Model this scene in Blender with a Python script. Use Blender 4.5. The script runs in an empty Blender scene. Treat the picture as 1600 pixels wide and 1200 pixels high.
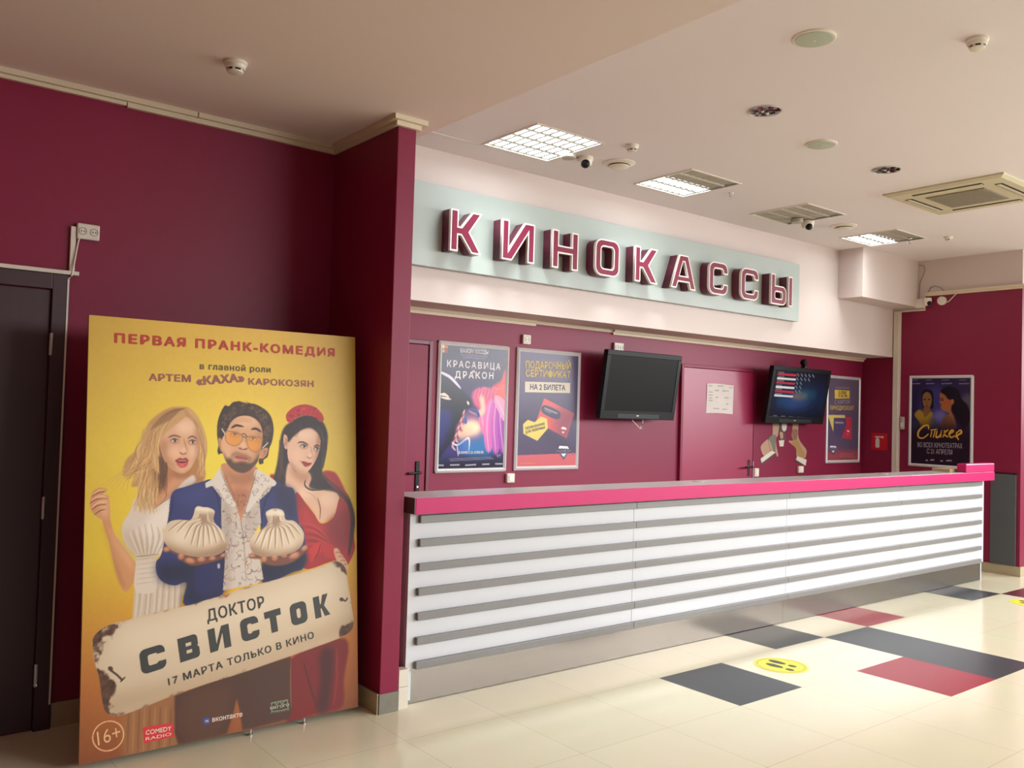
import bpy, bmesh, math, random
import numpy as np
from mathutils import Vector, Matrix

# ---------------------------------------------------------------- camera
SC = bpy.context.scene
COL = SC.collection
W0, H0 = 1600.0, 1200.0
FPX, PITCH, ROLL, YAW, EYE = 1362.41, 0.0313, 0.0291, 0.6704, 1.6
_d = np.array([math.sin(YAW)*math.cos(PITCH), math.cos(YAW)*math.cos(PITCH), math.sin(PITCH)])
_r = np.array([math.cos(YAW), -math.sin(YAW), 0.0])
_u = np.cross(_r, _d)
CR = math.cos(ROLL)*_r + math.sin(ROLL)*_u
CU = -math.sin(ROLL)*_r + math.cos(ROLL)*_u
CD = _d
CO = np.array([0.0, 0.0, EYE])
cam_data = bpy.data.cameras.new('camera')
cam_data.sensor_width = 36.0
cam_data.sensor_fit = 'HORIZONTAL'
cam_data.lens = FPX/W0*36.0
cam_data.clip_start = 0.05
cam = bpy.data.objects.new('camera', cam_data)
COL.objects.link(cam)
M = Matrix.Identity(4)
for i in range(3):
    M[i][0], M[i][1], M[i][2], M[i][3] = CR[i], CU[i], -CD[i], CO[i]
cam.matrix_world = M
SC.camera = cam

# ---------------------------------------------------------------- world, daylight, exposure
world = bpy.data.worlds.new('world'); SC.world = world
world.use_nodes = True
bg = world.node_tree.nodes['Background']
_nt = world.node_tree                                     # pale overcast sky above a darker pavement
_tc = _nt.nodes.new('ShaderNodeTexCoord'); _sp = _nt.nodes.new('ShaderNodeSeparateXYZ'); _rp = _nt.nodes.new('ShaderNodeValToRGB')
_nt.links.new(_tc.outputs['Generated'], _sp.inputs[0]); _nt.links.new(_sp.outputs['Z'], _rp.inputs[0]); _nt.links.new(_rp.outputs[0], bg.inputs[0])
_rp.color_ramp.elements[0].position = 0.0; _rp.color_ramp.elements[0].color = (0.22, 0.21, 0.19, 1)
_rp.color_ramp.elements[1].position = 0.04; _rp.color_ramp.elements[1].color = (0.82, 0.91, 1.0, 1)
bg.inputs[1].default_value = 0.64

def area_light(name, loc, target, sx, sy, power, color, spread=180):
    l = bpy.data.lights.new(name, 'AREA'); l.shape = 'RECTANGLE'
    l.size, l.size_y, l.energy, l.color = sx, sy, power, color
    l.spread = math.radians(spread)
    o = bpy.data.objects.new(name, l); COL.objects.link(o)
    o.location = loc
    o.rotation_euler = (Vector(target)-Vector(loc)).to_track_quat('-Z', 'Y').to_euler()
    return o
# the glazed front of the hall: daylight comes in from the right and from behind the camera
area_light('daylight_front', (8.8, -3.8, 2.7), (6.6, 0.9, 0.0), 7.5, 1.6, 265, (0.97, 0.99, 1.0), 90)
area_light('daylight_side', (12.8, -0.6, 2.6), (6.5, 1.6, 0.0), 6.0, 1.6, 230, (0.97, 0.99, 1.0), 100)
SC.view_settings.view_transform = 'Standard'
SC.view_settings.look = 'None'
SC.view_settings.gamma = 1.0
SC.view_settings.use_curve_mapping = False
SC.view_settings.exposure = -0.02
SC.cycles.max_bounces = 10
SC.cycles.diffuse_bounces = 6
SC.cycles.caustics_reflective = False
SC.cycles.sample_clamp_indirect = 6.0

# ---------------------------------------------------------------- measuring helpers (photo pixel -> point on a real plane)
def ray(u, v):
    return CD*FPX + CR*(u-W0/2) - CU*(v-H0/2)
def on(ax, val, u, v):
    R = ray(u, v); t = (val-CO[ax])/R[ax]
    return CO + R*t

class Plane:
    """origin O, unit axes ux (right) and uy (up), n towards the viewer"""
    def __init__(s, O, ux, uy):
        s.O = np.array(O, float); s.ux = np.array(ux, float); s.uy = np.array(uy, float)
        s.ux /= np.linalg.norm(s.ux); s.uy /= np.linalg.norm(s.uy)
        s.n = np.cross(s.ux, s.uy)
    def px(s, u, v):
        R = ray(u, v); t = ((s.O-CO)@s.n)/(R@s.n); X = CO+R*t-s.O
        return (X@s.ux, X@s.uy)
    def w(s, a, b, h=0.0):
        return s.O + s.ux*a + s.uy*b + s.n*h

# ---------------------------------------------------------------- materials
def lin(c):
    out = []
    for x in c[:3]:
        x = x/255.0
        out.append(x/12.92 if x <= 0.04045 else ((x+0.055)/1.055)**2.4)
    return tuple(out)
MATS = {}
def mat(name, c, rough=0.5, metal=0.0, spec=0.5, var=0.05, scale=6.0, bump=0.0, bscale=60.0, emit=None, estr=0.0, coat=0.0, aniso=None):
    if name in MATS: return MATS[name]
    m = bpy.data.materials.new(name); m.use_nodes = True
    nt = m.node_tree; b = nt.nodes['Principled BSDF']
    L = lin(c)
    tc = nt.nodes.new('ShaderNodeTexCoord')
    nz = nt.nodes.new('ShaderNodeTexNoise'); nz.inputs['Scale'].default_value = scale; nz.inputs['Detail'].default_value = 4
    src = tc.outputs['Object']
    if aniso:
        mp = nt.nodes.new('ShaderNodeMapping'); mp.inputs['Scale'].default_value = aniso
        nt.links.new(src, mp.inputs[0]); src = mp.outputs[0]
    nt.links.new(src, nz.inputs['Vector'])
    mx = nt.nodes.new('ShaderNodeMix'); mx.data_type = 'RGBA'
    nt.links.new(nz.outputs['Fac'], mx.inputs['Factor'])
    mx.inputs['A'].default_value = tuple(min(1, x*(1-var)) for x in L)+(1,)
    mx.inputs['B'].default_value = tuple(min(1, x*(1+var)) for x in L)+(1,)
    nt.links.new(mx.outputs['Result'], b.inputs['Base Color'])
    b.inputs['Roughness'].default_value = rough
    b.inputs['Metallic'].default_value = metal
    b.inputs['Specular IOR Level'].default_value = spec
    b.inputs['Coat Weight'].default_value = coat
    if bump:
        n2 = nt.nodes.new('ShaderNodeTexNoise'); n2.inputs['Scale'].default_value = bscale
        nt.links.new(src, n2.inputs['Vector'])
        bp = nt.nodes.new('ShaderNodeBump'); bp.inputs['Strength'].default_value = bump; bp.inputs['Distance'].default_value = 0.004
        nt.links.new(n2.outputs['Fac'], bp.inputs['Height']); nt.links.new(bp.outputs['Normal'], b.inputs['Normal'])
    if emit:
        b.inputs['Emission Color'].default_value = lin(emit)+(1,)
        b.inputs['Emission Strength'].default_value = estr
    MATS[name] = m
    return m
def print_mat(name, rough=0.45, estr=0.0, spec=0.3):
    m = bpy.data.materials.new(name); m.use_nodes = True
    nt = m.node_tree; b = nt.nodes['Principled BSDF']
    a = nt.nodes.new('ShaderNodeVertexColor'); a.layer_name = 'Col'
    nt.links.new(a.outputs['Color'], b.inputs['Base Color'])
    b.inputs['Roughness'].default_value = rough
    b.inputs['Specular IOR Level'].default_value = spec
    if estr:
        nt.links.new(a.outputs['Color'], b.inputs['Emission Color'])
        b.inputs['Emission Strength'].default_value = estr
    return m
MAROON = mat('maroon_paint', (128, 28, 60), 0.45, spec=.28, var=0.04, scale=2.5, bump=0.06, bscale=180)
MAROON_D = mat('dark_maroon_paint', (104, 22, 50), 0.4, var=0.04)
PINKDOOR = mat('crimson_door_paint', (146, 28, 68), 0.38, var=0.03)
DARKDOOR = mat('dark_brown_door', (62, 34, 40), 0.45, var=0.10, scale=3, aniso=(18, 18, 1))
WHITEWALL = mat('warm_white_paint', (204, 188, 183), 0.6, var=0.02, scale=2)
CEIL = mat('ceiling_paint', (222, 212, 213), 0.7, var=0.02, scale=1.5)
CEIL_L = mat('ceiling_paint_lobby', (230, 213, 210), 0.7, var=0.02, scale=1.5)
CORNICE = mat('cream_cornice', (212, 196, 172), 0.55, var=0.03)
BASETILE = mat('beige_base_tile', (176, 162, 132), 0.3, var=0.05)
GREYTILE = mat('grey_concrete_base', (120, 116, 104), 0.7, var=0.15, scale=25)
WPLAST = mat('white_plastic', (216, 206, 192), 0.4, var=0.02)
GPLAST = mat('greyed_plastic', (170, 160, 148), 0.5, var=0.04)
BLACK = mat('black_plastic', (15, 14, 16), 0.4, spec=.25, var=0.05)
SCREEN = mat('dark_screen', (20, 18, 18), 0.4, spec=.12, var=0.03)
DARKGAP = mat('dark_gap', (40, 26, 30), 0.7)
FRAME = mat('pale_frame_metal', (206, 202, 202), 0.35, metal=0.15, var=0.02)
ALU = mat('aluminium', (196, 192, 188), 0.38, metal=0.75, var=0.03)
STEEL = mat('brushed_steel', (110, 102, 94), 0.27, metal=0.9, var=0.10, scale=5, aniso=(1, 1, 60))
CHROME_D = mat('faceted_chrome', (140, 138, 138), 0.1, metal=1.0, var=0.05)
CHROME = mat('chrome', (210, 208, 205), 0.12, metal=1.0, var=0.05)
COUNTERW = mat('white_laminate', (200, 200, 205), 0.22, var=0.01)
SLAT = mat('grey_slat', (118, 115, 113), 0.4, metal=0.15, var=0.03)
MAGENTA = mat('pink_laminate', (188, 18, 96), 0.3, var=0.02)
TOPGREY = mat('grey_worktop', (176, 168, 168), 0.28, var=0.03)
ENDGREY = mat('brown_grey_edge', (98, 78, 74), 0.5, var=0.05)
SIGNP = mat('pale_sign_panel', (162, 170, 165), 0.4, var=0.015)
LET_S = mat('letter_return', (98, 26, 52), 0.35, var=0.02)
LET_T = mat('letter_trim', (232, 220, 212), 0.4, var=0.01)
LET_F = mat('letter_face', (116, 16, 52), 0.4, spec=.25, var=0.02)
LOUV = mat('louvre_reflector', (190, 186, 172), 0.32, metal=0.55, var=0.03)
LAMPON = mat('lit_tube', (255, 255, 255), 0.5, emit=(238, 252, 255), estr=14.0)
LAMPOFF = mat('unlit_tube', (168, 162, 148), 0.5)
ACW = mat('cassette_cream', (196, 186, 158), 0.5, var=0.03)
ACG = mat('cassette_grille', (128, 116, 94), 0.6, var=0.06, scale=120)
ACD = mat('cassette_slot', (52, 46, 38), 0.6)
SPK = mat('speaker_mesh_grey', (176, 182, 166), 0.6, var=0.05, scale=200)
GREYP = mat('grey_panel_paint', (78, 82, 85), 0.5, var=0.03)
PAPER = mat('white_paper', (206, 196, 190), 0.8, var=0.03)
YELLOW = mat('yellow_floor_film', (236, 226, 60), 0.35, var=0.03)
INK = mat('dark_print', (60, 58, 40), 0.4, var=0.03)
REDSIGN = mat('red_sign_film', (190, 24, 34), 0.35, var=0.03)
WSIGN = mat('white_print', (214, 204, 192), 0.5)
BEIGEBOX = mat('beige_board', (176, 152, 116), 0.6, var=0.06)
CABLE = mat('grey_cable', (150, 132, 122), 0.6)

# ---------------------------------------------------------------- mesh builder
ORG = {}
class MB:
    def __init__(s): s.v = []; s.f = []; s.m = []
    def face(s, pts, mi=0):
        i = len(s.v); s.v += [tuple(map(float, p)) for p in pts]; s.f.append(list(range(i, i+len(pts)))); s.m.append(mi); return s
    def box(s, x0, x1, y0, y1, z0, z1, mi=0):
        i = len(s.v)
        s.v += [(x, y, z) for z in (z0, z1) for (x, y) in ((x0, y0), (x1, y0), (x1, y1), (x0, y1))]
        for f in ((3, 2, 1, 0), (4, 5, 6, 7), (0, 1, 5, 4), (1, 2, 6, 5), (2, 3, 7, 6), (3, 0, 4, 7)):
            s.f.append([i+k for k in f]); s.m.append(mi)
        return s
    def frame_box(s, P, a0, a1, b0, b1, h0, h1, mi=0):
        i = len(s.v)
        for h in (h0, h1):
            for a, b in ((a0, b0), (a1, b0), (a1, b1), (a0, b1)): s.v.append(tuple(P.w(a, b, h)))
        for f in ((3, 2, 1, 0), (4, 5, 6, 7), (0, 1, 5, 4), (1, 2, 6, 5), (2, 3, 7, 6), (3, 0, 4, 7)):
            s.f.append([i+k for k in f]); s.m.append(mi)
        return s
    def slab(s, P, pts, h0, h1, mi=0):
        """polygon pts in plane coordinates, from height h0 to h1 over the plane"""
        n = len(pts); i = len(s.v)
        ar = sum(pts[k][0]*pts[(k+1) % n][1]-pts[(k+1) % n][0]*pts[k][1] for k in range(n))
        if ar < 0: pts = pts[::-1]
        for h in (h0, h1): s.v += [tuple(P.w(a, b, h)) for a, b in pts]
        s.f.append([i+k for k in range(n)][::-1]); s.f.append([i+n+k for k in range(n)]); s.m += [mi, mi]
        for k in range(n):
            j = (k+1) % n; s.f.append([i+k, i+j, i+n+j, i+n+k]); s.m.append(mi)
        return s
    def lathe(s, c, axis, prof, n=32, mi=0):
        """prof: (radius, height along axis) from first to last; closed with caps"""
        ax = np.array(axis, float); ax /= np.linalg.norm(ax)
        t = np.array([1.0, 0, 0]) if abs(ax[0]) < .9 else np.array([0, 1.0, 0])
        e1 = np.cross(ax, t); e1 /= np.linalg.norm(e1); e2 = np.cross(ax, e1); c = np.array(c, float)
        i = len(s.v)
        for (r, h) in prof:
            for k in range(n):
                a = 2*math.pi*k/n; s.v.append(tuple(c+ax*h+(e1*math.cos(a)+e2*math.sin(a))*max(r, 1e-5)))
        for j in range(len(prof)-1):
            for k in range(n):
                q = (k+1) % n; s.f.append([i+j*n+k, i+j*n+q, i+(j+1)*n+q, i+(j+1)*n+k]); s.m.append(mi)
        s.f.append([i+k for k in range(n)][::-1]); s.m.append(mi)
        j = (len(prof)-1)*n; s.f.append([i+j+k for k in range(n)]); s.m.append(mi)
        return s
    def tube(s, pts, r, n=8, mi=0):
        pts = [np.array(p, float) for p in pts]
        i = len(s.v)
        for k, p in enumerate(pts):
            d = pts[min(k+1, len(pts)-1)]-pts[max(k-1, 0)]; d /= np.linalg.norm(d)
            t = np.array([0, 0, 1.0]) if abs(d[2]) < .9 else np.array([1.0, 0, 0])
            a = np.cross(d, t); a /= np.linalg.norm(a); b = np.cross(d, a)
            for q in range(n):
                w = 2*math.pi*q/n; s.v.append(tuple(p+(a*math.cos(w)+b*math.sin(w))*r))
        for k in range(len(pts)-1):
            for q in range(n):
                z = (q+1) % n; s.f.append([i+k*n+q, i+k*n+z, i+(k+1)*n+z, i+(k+1)*n+q]); s.m.append(mi)
        s.f.append([i+q for q in range(n)][::-1]); s.f.append([i+(len(pts)-1)*n+q for q in range(n)]); s.m += [mi, mi]
        return s
    def build(s, name, mats, parent=None, org=None, bevel=0.0, smooth=False, fix=True):
        if not isinstance(mats, (list, tuple)): mats = [mats]
        if parent is not None: o0 = ORG[parent.name]
        else:
            if org is None:
                a = np.array(s.v); org = ((a[:, 0].min()+a[:, 0].max())/2, (a[:, 1].min()+a[:, 1].max())/2, a[:, 2].min())
            o0 = tuple(map(float, org))
        me = bpy.data.meshes.new(name)
        me.from_pydata([(x-o0[0], y-o0[1], z-o0[2]) for x, y, z in s.v], [], s.f)
        for m in mats: me.materials.append(m)
        me.polygons.foreach_set('material_index', s.m)
        if fix:
            bm = bmesh.new(); bm.from_mesh(me); bmesh.ops.recalc_face_normals(bm, faces=bm.faces); bm.to_mesh(me); bm.free()
        if smooth: me.shade_smooth()
        me.update()
        return link(name, me, parent, o0, bevel, smooth)
def link(name, me, parent, o0, bevel=0.0, smooth=False):
    o = bpy.data.objects.new(name, me); COL.objects.link(o)
    if parent is not None: o.parent = parent
    else: o.location = o0
    ORG[o.name] = tuple(o0)
    if smooth:
        md = o.modifiers.new('edges', 'EDGE_SPLIT'); md.split_angle = math.radians(35)
    if bevel:
        md = o.modifiers.new('bevel', 'BEVEL'); md.width = bevel; md.segments = 2; md.limit_method = 'ANGLE'; md.harden_normals = False
    return o
def empty(name, loc, label, cat, group=None):
    o = bpy.data.objects.new(name, None); COL.objects.link(o); o.location = loc; o.empty_display_size = 0.1
    ORG[o.name] = tuple(map(float, loc)); return tag(o, label, cat, group)
def tag(o, label, cat, group=None):
    o['label'] = label; o['category'] = cat
    if group: o['group'] = group
    return o
def struct(o):
    o['kind'] = 'structure'; return o
def copy_tree(root, loc, label):
    r = root.copy(); COL.objects.link(r); r.location = loc; r['label'] = label
    ORG[r.name] = tuple(loc)
    for ch in root.children:
        c = ch.copy(); COL.objects.link(c); c.parent = r; ORG[c.name] = tuple(loc)
        for g in ch.children:
            d = g.copy(); COL.objects.link(d); d.parent = c; ORG[d.name] = tuple(loc)
    return r

# ---------------------------------------------------------------- lettering (real flat letters just above a surface)
from mathutils.geometry import interpolate_bezier, tessellate_polygon
def text_mesh(s, bold=0.0, space=1.0):
    """flat letters one unit high; every contour that crosses another gets its own tiny height (metres)"""
    cu = bpy.data.curves.new('lettering', 'FONT'); cu.body = s; cu.size = 1.0; cu.space_character = space
    o = bpy.data.objects.new('lettering', cu); COL.objects.link(o); bpy.context.view_layer.update()
    dg = bpy.context.evaluated_depsgraph_get()
    cv = o.evaluated_get(dg).to_curve(dg)
    loops = []
    for sp in cv.splines:
        pts = []
        if sp.type == 'BEZIER':
            bp = sp.bezier_points; n = len(bp)
            for i in range(n):
                p, q = bp[i], bp[(i+1) % n]
                st = (q.co-p.co).length < 1e-6
                if st: continue
                d = (q.co-p.co)
                flat = max(abs(d.cross(p.handle_right-p.co).length), abs(d.cross(q.handle_left-p.co).length)) < 1e-5*max(d.length, 1e-6)
                pts += [Vector((v.x, v.y)) for v in (interpolate_bezier(p.co, p.handle_right, q.handle_left, q.co, 5)[:-1] if not flat else [p.co])]
        else: pts = [Vector((v.co.x, v.co.y)) for v in sp.points]
        if len(pts) > 2:
            ar = sum(pts[k-1].x*pts[k].y-pts[k].x*pts[k-1].y for k in range(len(pts)))/2
            loops.append((ar, pts))
    o.evaluated_get(dg).to_curve_clear(); bpy.data.objects.remove(o)
    def inside(p, poly):
        c = False
        for k in range(len(poly)):
            u, v = poly[k-1], poly[k]
            if (u.y > p.y) != (v.y > p.y) and p.x < (v.x-u.x)*(p.y-u.y)/(v.y-u.y)+u.x: c = not c
        return c
    def is_hole(l): return any(abs(m[0]) > abs(l[0]) and m[0]*l[0] < 0 and inside(l[1][0], m[1]) for m in loops)
    outs = [l for l in loops if not is_hole(l)]; holes = [l for l in loops if is_hole(l)]
    V, F = [], []
    copies = [(0, 0, 0)] if bold <= 0 else [(bold*math.cos(k*math.pi/4), bold*math.sin(k*math.pi/4), k*.00002) for k in range(8)]
    for i, (ar, pts) in enumerate(outs):
        mine = [h[1] for h in holes if abs(h[0]) < abs(ar) and inside(h[1][0], pts) and not any(abs(o2[0]) < abs(ar) and o2[1] is not pts and inside(h[1][0], o2[1]) for o2 in outs)]
        polys = [[Vector((p.x, p.y, 0)) for p in q] for q in [pts]+mine]
        tri = tessellate_polygon(polys); flat = [p for q in polys for p in q]
        for dx, dy, dz in copies:
            for n_, t in enumerate(tri):
                A, B, C_ = (flat[j] for j in t)
                t = tuple(t) if (B-A).cross(C_-A).z > 0 else tuple(t)[::-1]
                k0 = len(V); V += [(flat[j].x+dx, flat[j].y+dy, dz+(i % 4)*.0002+(n_ % 7)*.00003) for j in t]
                F.append([k0, k0+1, k0+2])
    me = bpy.data.meshes.new('lettering'); me.from_pydata(V, [], F); me.update()
    return me, np.array(V, float)
_me, _co = text_mesh('Н'); CAPH = _co[:, 1].max(); bpy.data.meshes.remove(_me)
def lettering(P, s, bl, br, cap, m, parent, bold=0.0, h=0.0012, slant=0.0, name='lettering', px=True, cap_px=None, space=1.0):
    """text s with its baseline from bl to br (photo pixels on plane P, or plane coordinates); cap = cap height in metres"""
    A = np.array(P.px(*bl) if px else bl); B = np.array(P.px(*br) if px else br)
    if cap_px is not None: cap = np.linalg.norm(np.array(P.px(*cap_px))-A)
    me, co = text_mesh(s, bold, space)
    x0, x1 = co[:, 0].min(), co[:, 0].max()
    dv = B-A; Lx = np.linalg.norm(dv); dx = dv/Lx; dy = np.array([-dx[1], dx[0]])
    o0 = ORG[parent.name]
    X = (co[:, 0]-x0)/(x1-x0)*Lx; Y = co[:, 1]/CAPH*cap
    X = X+Y*slant
    q = A[None, :]+X[:, None]*dx+Y[:, None]*dy
    w = P.O[None, :]+q[:, :1]*P.ux+q[:, 1:2]*P.uy+P.n[None, :]*(h+co[:, 2:3])-np.array(o0)
    me.vertices.foreach_set('co', w.ravel()); me.materials.clear(); me.materials.append(m); me.update()
    return link(name, me, parent, o0)

def arc(cx, cy, r, a0, a1, n=5):
    return [(cx+r*math.cos(math.radians(a0+(a1-a0)*k/n)), cy+r*math.sin(math.radians(a0+(a1-a0)*k/n))) for k in range(n+1)]
def rrect(x0, y0, x1, y1, r):
    return arc(x1-r, y0+r, r, -90, 0)+arc(x1-r, y1-r, r, 0, 90)+arc(x0+r, y1-r, r, 90, 180)+arc(x0+r, y0+r, r, 180, 270)
def glyph(ch, w, s=0.21):
    t = s*0.92
    if ch == 'К': 
        j = s+.14*(w-s); dg = min(s*1.3, (w-s)*.60); xm = s+.49*(w-s) if s < .25 else s+.44*(w-s)
        return [[(0, 0), (s, 0), (s, .40), (j, .40), (w-dg, 0), (w, 0), (xm, .5), (w, 1), (w-dg, 1), (j, .60), (s, .60), (s, 1), (0, 1)]]
    if ch == 'И': return [[(0, 0), (.32, 0), (w-s, .74), (w-s, 0), (w, 0), (w, 1), (w-.32, 1), (s, .26), (s, 1), (0, 1)]]
    if ch == 'Н': return [[(0, 0), (s, 0), (s, .40), (w-s, .40), (w-s, 0), (w, 0), (w, 1), (w-s, 1), (w-s, .6), (s, .6), (s, 1), (0, 1)]]
    if ch == 'О': return [rrect(0, 0, w, 1, .24), rrect(s, t, w-s, 1-t, .10)]
    if ch == 'А': return [[(0, 0), (s*1.08, 0), (s*1.08+.075, .20), (w-s*1.08-.075, .20), (w-s*1.08, 0), (w, 0), (w/2+.19, 1), (w/2-.19, 1)], [(s*1.08+.13, .38), (w-s*1.08-.13, .38), (w/2+.04, .80), (w/2-.04, .80)]]
    if ch == 'С':
        r, ri = .24, .09
        return [[(w, .66)]+arc(w-r, 1-r, r, 0, 90)+arc(r, 1-r, r, 90, 180)+arc(r, r, r, 180, 270)+arc(w-r, r, r, 270, 360)+[(w, .34), (w-s, .34)]
                + arc(w-s-ri, t+ri, ri, 0, -90)+arc(s+ri, t+ri, ri, 270, 180)+arc(s+ri, 1-t-ri, ri, 180, 90)+arc(w-s-ri, 1-t-ri, ri, 90, 0)+[(w-s, .66)]]
    if ch == 'Ы':
        b = w*.70
        return [[(0, 0)]+arc(b-.2, .2, .2, -90, 0)+arc(b-.2, .42, .2, 0, 90)+[(s, .62), (s, 1), (0, 1)], rrect(s, t, b-s, .62-t, .07), [(w-s, 0), (w, 0), (w, 1), (w-s, 1)]]
    if ch == 'В': return [[(0, 0)]+arc(w-.17, .17, .17, -90, 0)+[(w, .42), (w-.07, .5), (w-.03, .57)]+arc(w-.2, .83, .17, 0, 90)+[(0, 1)], [(s, t), (w-s, t), (w-s, .42), (s, .42)], [(s, .58), (w-s, .58), (w-s, 1-t), (s, 1-t)]]
    if ch == 'Т': return [[(w/2-s/2, 0), (w/2+s/2, 0), (w/2+s/2, 1-s), (w, 1-s), (w, 1), (0, 1), (0, 1-s), (w/2-s/2, 1-s)]]
def glyph_obj(name, loops, P, a, b, hgt, h, depth, m, parent, offset=0.0, slant=None):
    """letter outlines filled and given depth; a, b = lower left corner in plane coordinates, h = height of its middle over the plane"""
    cu = bpy.data.curves.new(name, 'CURVE'); cu.dimensions = '2D'; cu.fill_mode = 'BOTH'; cu.extrude = depth/2; cu.offset = offset
    for lp in loops:
        sp = cu.splines.new('POLY'); sp.points.add(len(lp)-1); sp.use_cyclic_u = True
        for k, (x, y) in enumerate(lp): sp.points[k].co = (x*hgt, y*hgt, 0, 1)
    o = bpy.data.objects.new(name, cu); COL.objects.link(o); bpy.context.view_layer.update()
    me = bpy.data.meshes.new_from_object(o.evaluated_get(bpy.context.evaluated_depsgraph_get()))
    bpy.data.objects.remove(o); me.name = name
    n = len(me.vertices); co = np.zeros(n*3); me.vertices.foreach_get('co', co); co = co.reshape(-1, 3)
    o0 = ORG[parent.name]
    if slant is not None: dx, dy = slant
    else: dx, dy = np.array([1.0, 0]), np.array([0, 1.0])
    q = np.array([a, b])[None, :]+co[:, :1]*dx+co[:, 1:2]*dy
    w = P.O[None, :]+q[:, :1]*P.ux+q[:, 1:2]*P.uy+(co[:, 2:3]+h)*P.n-np.array(o0)
    me.vertices.foreach_set('co', w.ravel()); me.materials.clear(); me.materials.append(m); me.update()
    return link(name, me, parent, o0)

# ================================================================ the room
XP0, XP1, YP, YL = 2.351, 2.464, 4.0016, 4.7315
YF, YB, XR, YR = 5.338, 5.727, 10.044, 3.9105
ZC, ZL, ZF = 3.498, 3.150, 2.3785
G = 0.6; GX, GY = 4.08, 3.62

def floor_mat():
    m = bpy.data.materials.new('polished_beige_tile'); m.use_nodes = True
    nt = m.node_tree; b = nt.nodes['Principled BSDF']
    tc = nt.nodes.new('ShaderNodeTexCoord'); br = nt.nodes.new('ShaderNodeTexBrick')
    br.offset = 0.0; br.squash = 1.0
    br.inputs['Scale'].default_value = 1.0; br.inputs['Brick Width'].default_value = G; br.inputs['Row Height'].default_value = G
    br.inputs['Mortar Size'].default_value = 0.0013; br.inputs['Mortar Smooth'].default_value = 0.3; br.inputs['Bias'].default_value = 0.0
    br.inputs['Color1'].default_value = lin((229, 222, 192))+(1,); br.inputs['Color2'].default_value = lin((232, 225, 196))+(1,)
    br.inputs['Mortar'].default_value = lin((186, 172, 140))+(1,)
    nt.links.new(tc.outputs['Object'], br.inputs['Vector'])
    nz = nt.nodes.new('ShaderNodeTexNoise'); nz.inputs['Scale'].default_value = 3.0; nz.inputs['Detail'].default_value = 5
    nt.links.new(tc.outputs['Object'], nz.inputs['Vector'])
    mx = nt.nodes.new('ShaderNodeMix'); mx.data_type = 'RGBA'; mx.blend_type = 'MULTIPLY'; mx.inputs['Factor'].default_value = 0.10
    nt.links.new(br.outputs['Color'], mx.inputs['A']); nt.links.new(nz.outputs['Color'], mx.inputs['B'])
    nt.links.new(mx.outputs['Result'], b.inputs['Base Color'])
    b.inputs['Roughness'].default_value = 0.16; b.inputs['Specular IOR Level'].default_value = 0.45
    return m
FLOOR_M = [floor_mat(), mat('dark_grey_floor_tile', (60, 63, 68), 0.32, spec=.22, var=0.05), mat('red_floor_tile', (158, 40, 56), 0.32, spec=.22, var=0.04), mat('dark_maroon_floor_tile', (90, 36, 44), 0.3, spec=.25, var=0.04)]
# coloured tiles by (column, row); column k spans GX+.6k, row j spans GY-.6(j+1)..GY-.6j
tiles = {(0, 0): 1, (2, -1): 1, (4, -1): 2, (3, 0): 1, (3, 1): 1, (2, 1): 2, (7, -1): 1, (8, 0): 3}
fl = MB()
for k in range(-11, 16):
    for j in range(-4, 15):
        x0 = GX+G*k; x1 = x0+G; y1 = GY-G*j; y0 = y1-G
        x0, x1 = max(x0, -2.5), min(x1, 13.2); y1 = min(y1, 5.85)
        if x1 <= x0 or y1 <= y0: continue
        fl.face([(x0, y0, 0), (x1, y0, 0), (x1, y1, 0), (x0, y1, 0)], tiles.get((k, j), 0))
struct(fl.build('floor', FLOOR_M, org=(GX, GY, 0)))

# ceilings: a lower one over the lobby side, a higher one with lamp openings over the ticket hall
struct(MB().box(-2.5, 2.62, -5, 4.86, ZL, 3.66).build('ceiling_lobby', CEIL_L))
LAMPS = [(3.925, 4.680), (5.468, 4.672), (7.010, 4.664), (8.510, 4.650)]
LS = 0.2975
xs = [2.62]; ys_ = [-5.0, 5.86]
for x, y in LAMPS: xs += [x-LS, x+LS]
xs += [13.2]
cm = MB()
for a in range(len(xs)-1):
    if a % 2 == 0: cm.face([(xs[a], -5, ZC), (xs[a], 5.86, ZC), (xs[a+1], 5.86, ZC), (xs[a+1], -5, ZC)])
    else:
        yc = LAMPS[a//2][1]
        cm.face([(xs[a], -5, ZC), (xs[a], yc-LS, ZC), (xs[a+1], yc-LS, ZC), (xs[a+1], -5, ZC)])
        cm.face([(xs[a], yc+LS, ZC), (xs[a], 5.86, ZC), (xs[a+1], 5.86, ZC), (xs[a+1], yc+LS, ZC)])
cm.box(2.62, 13.2, -5, 5.86, 3.62, 3.66)
struct(cm.build('ceiling', CEIL, fix=False))
struct(MB().box(2.63, XP1+1.22, 5.008, 5.014, ZC-.003, ZC+.001).build('trim_1', CEIL))

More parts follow.
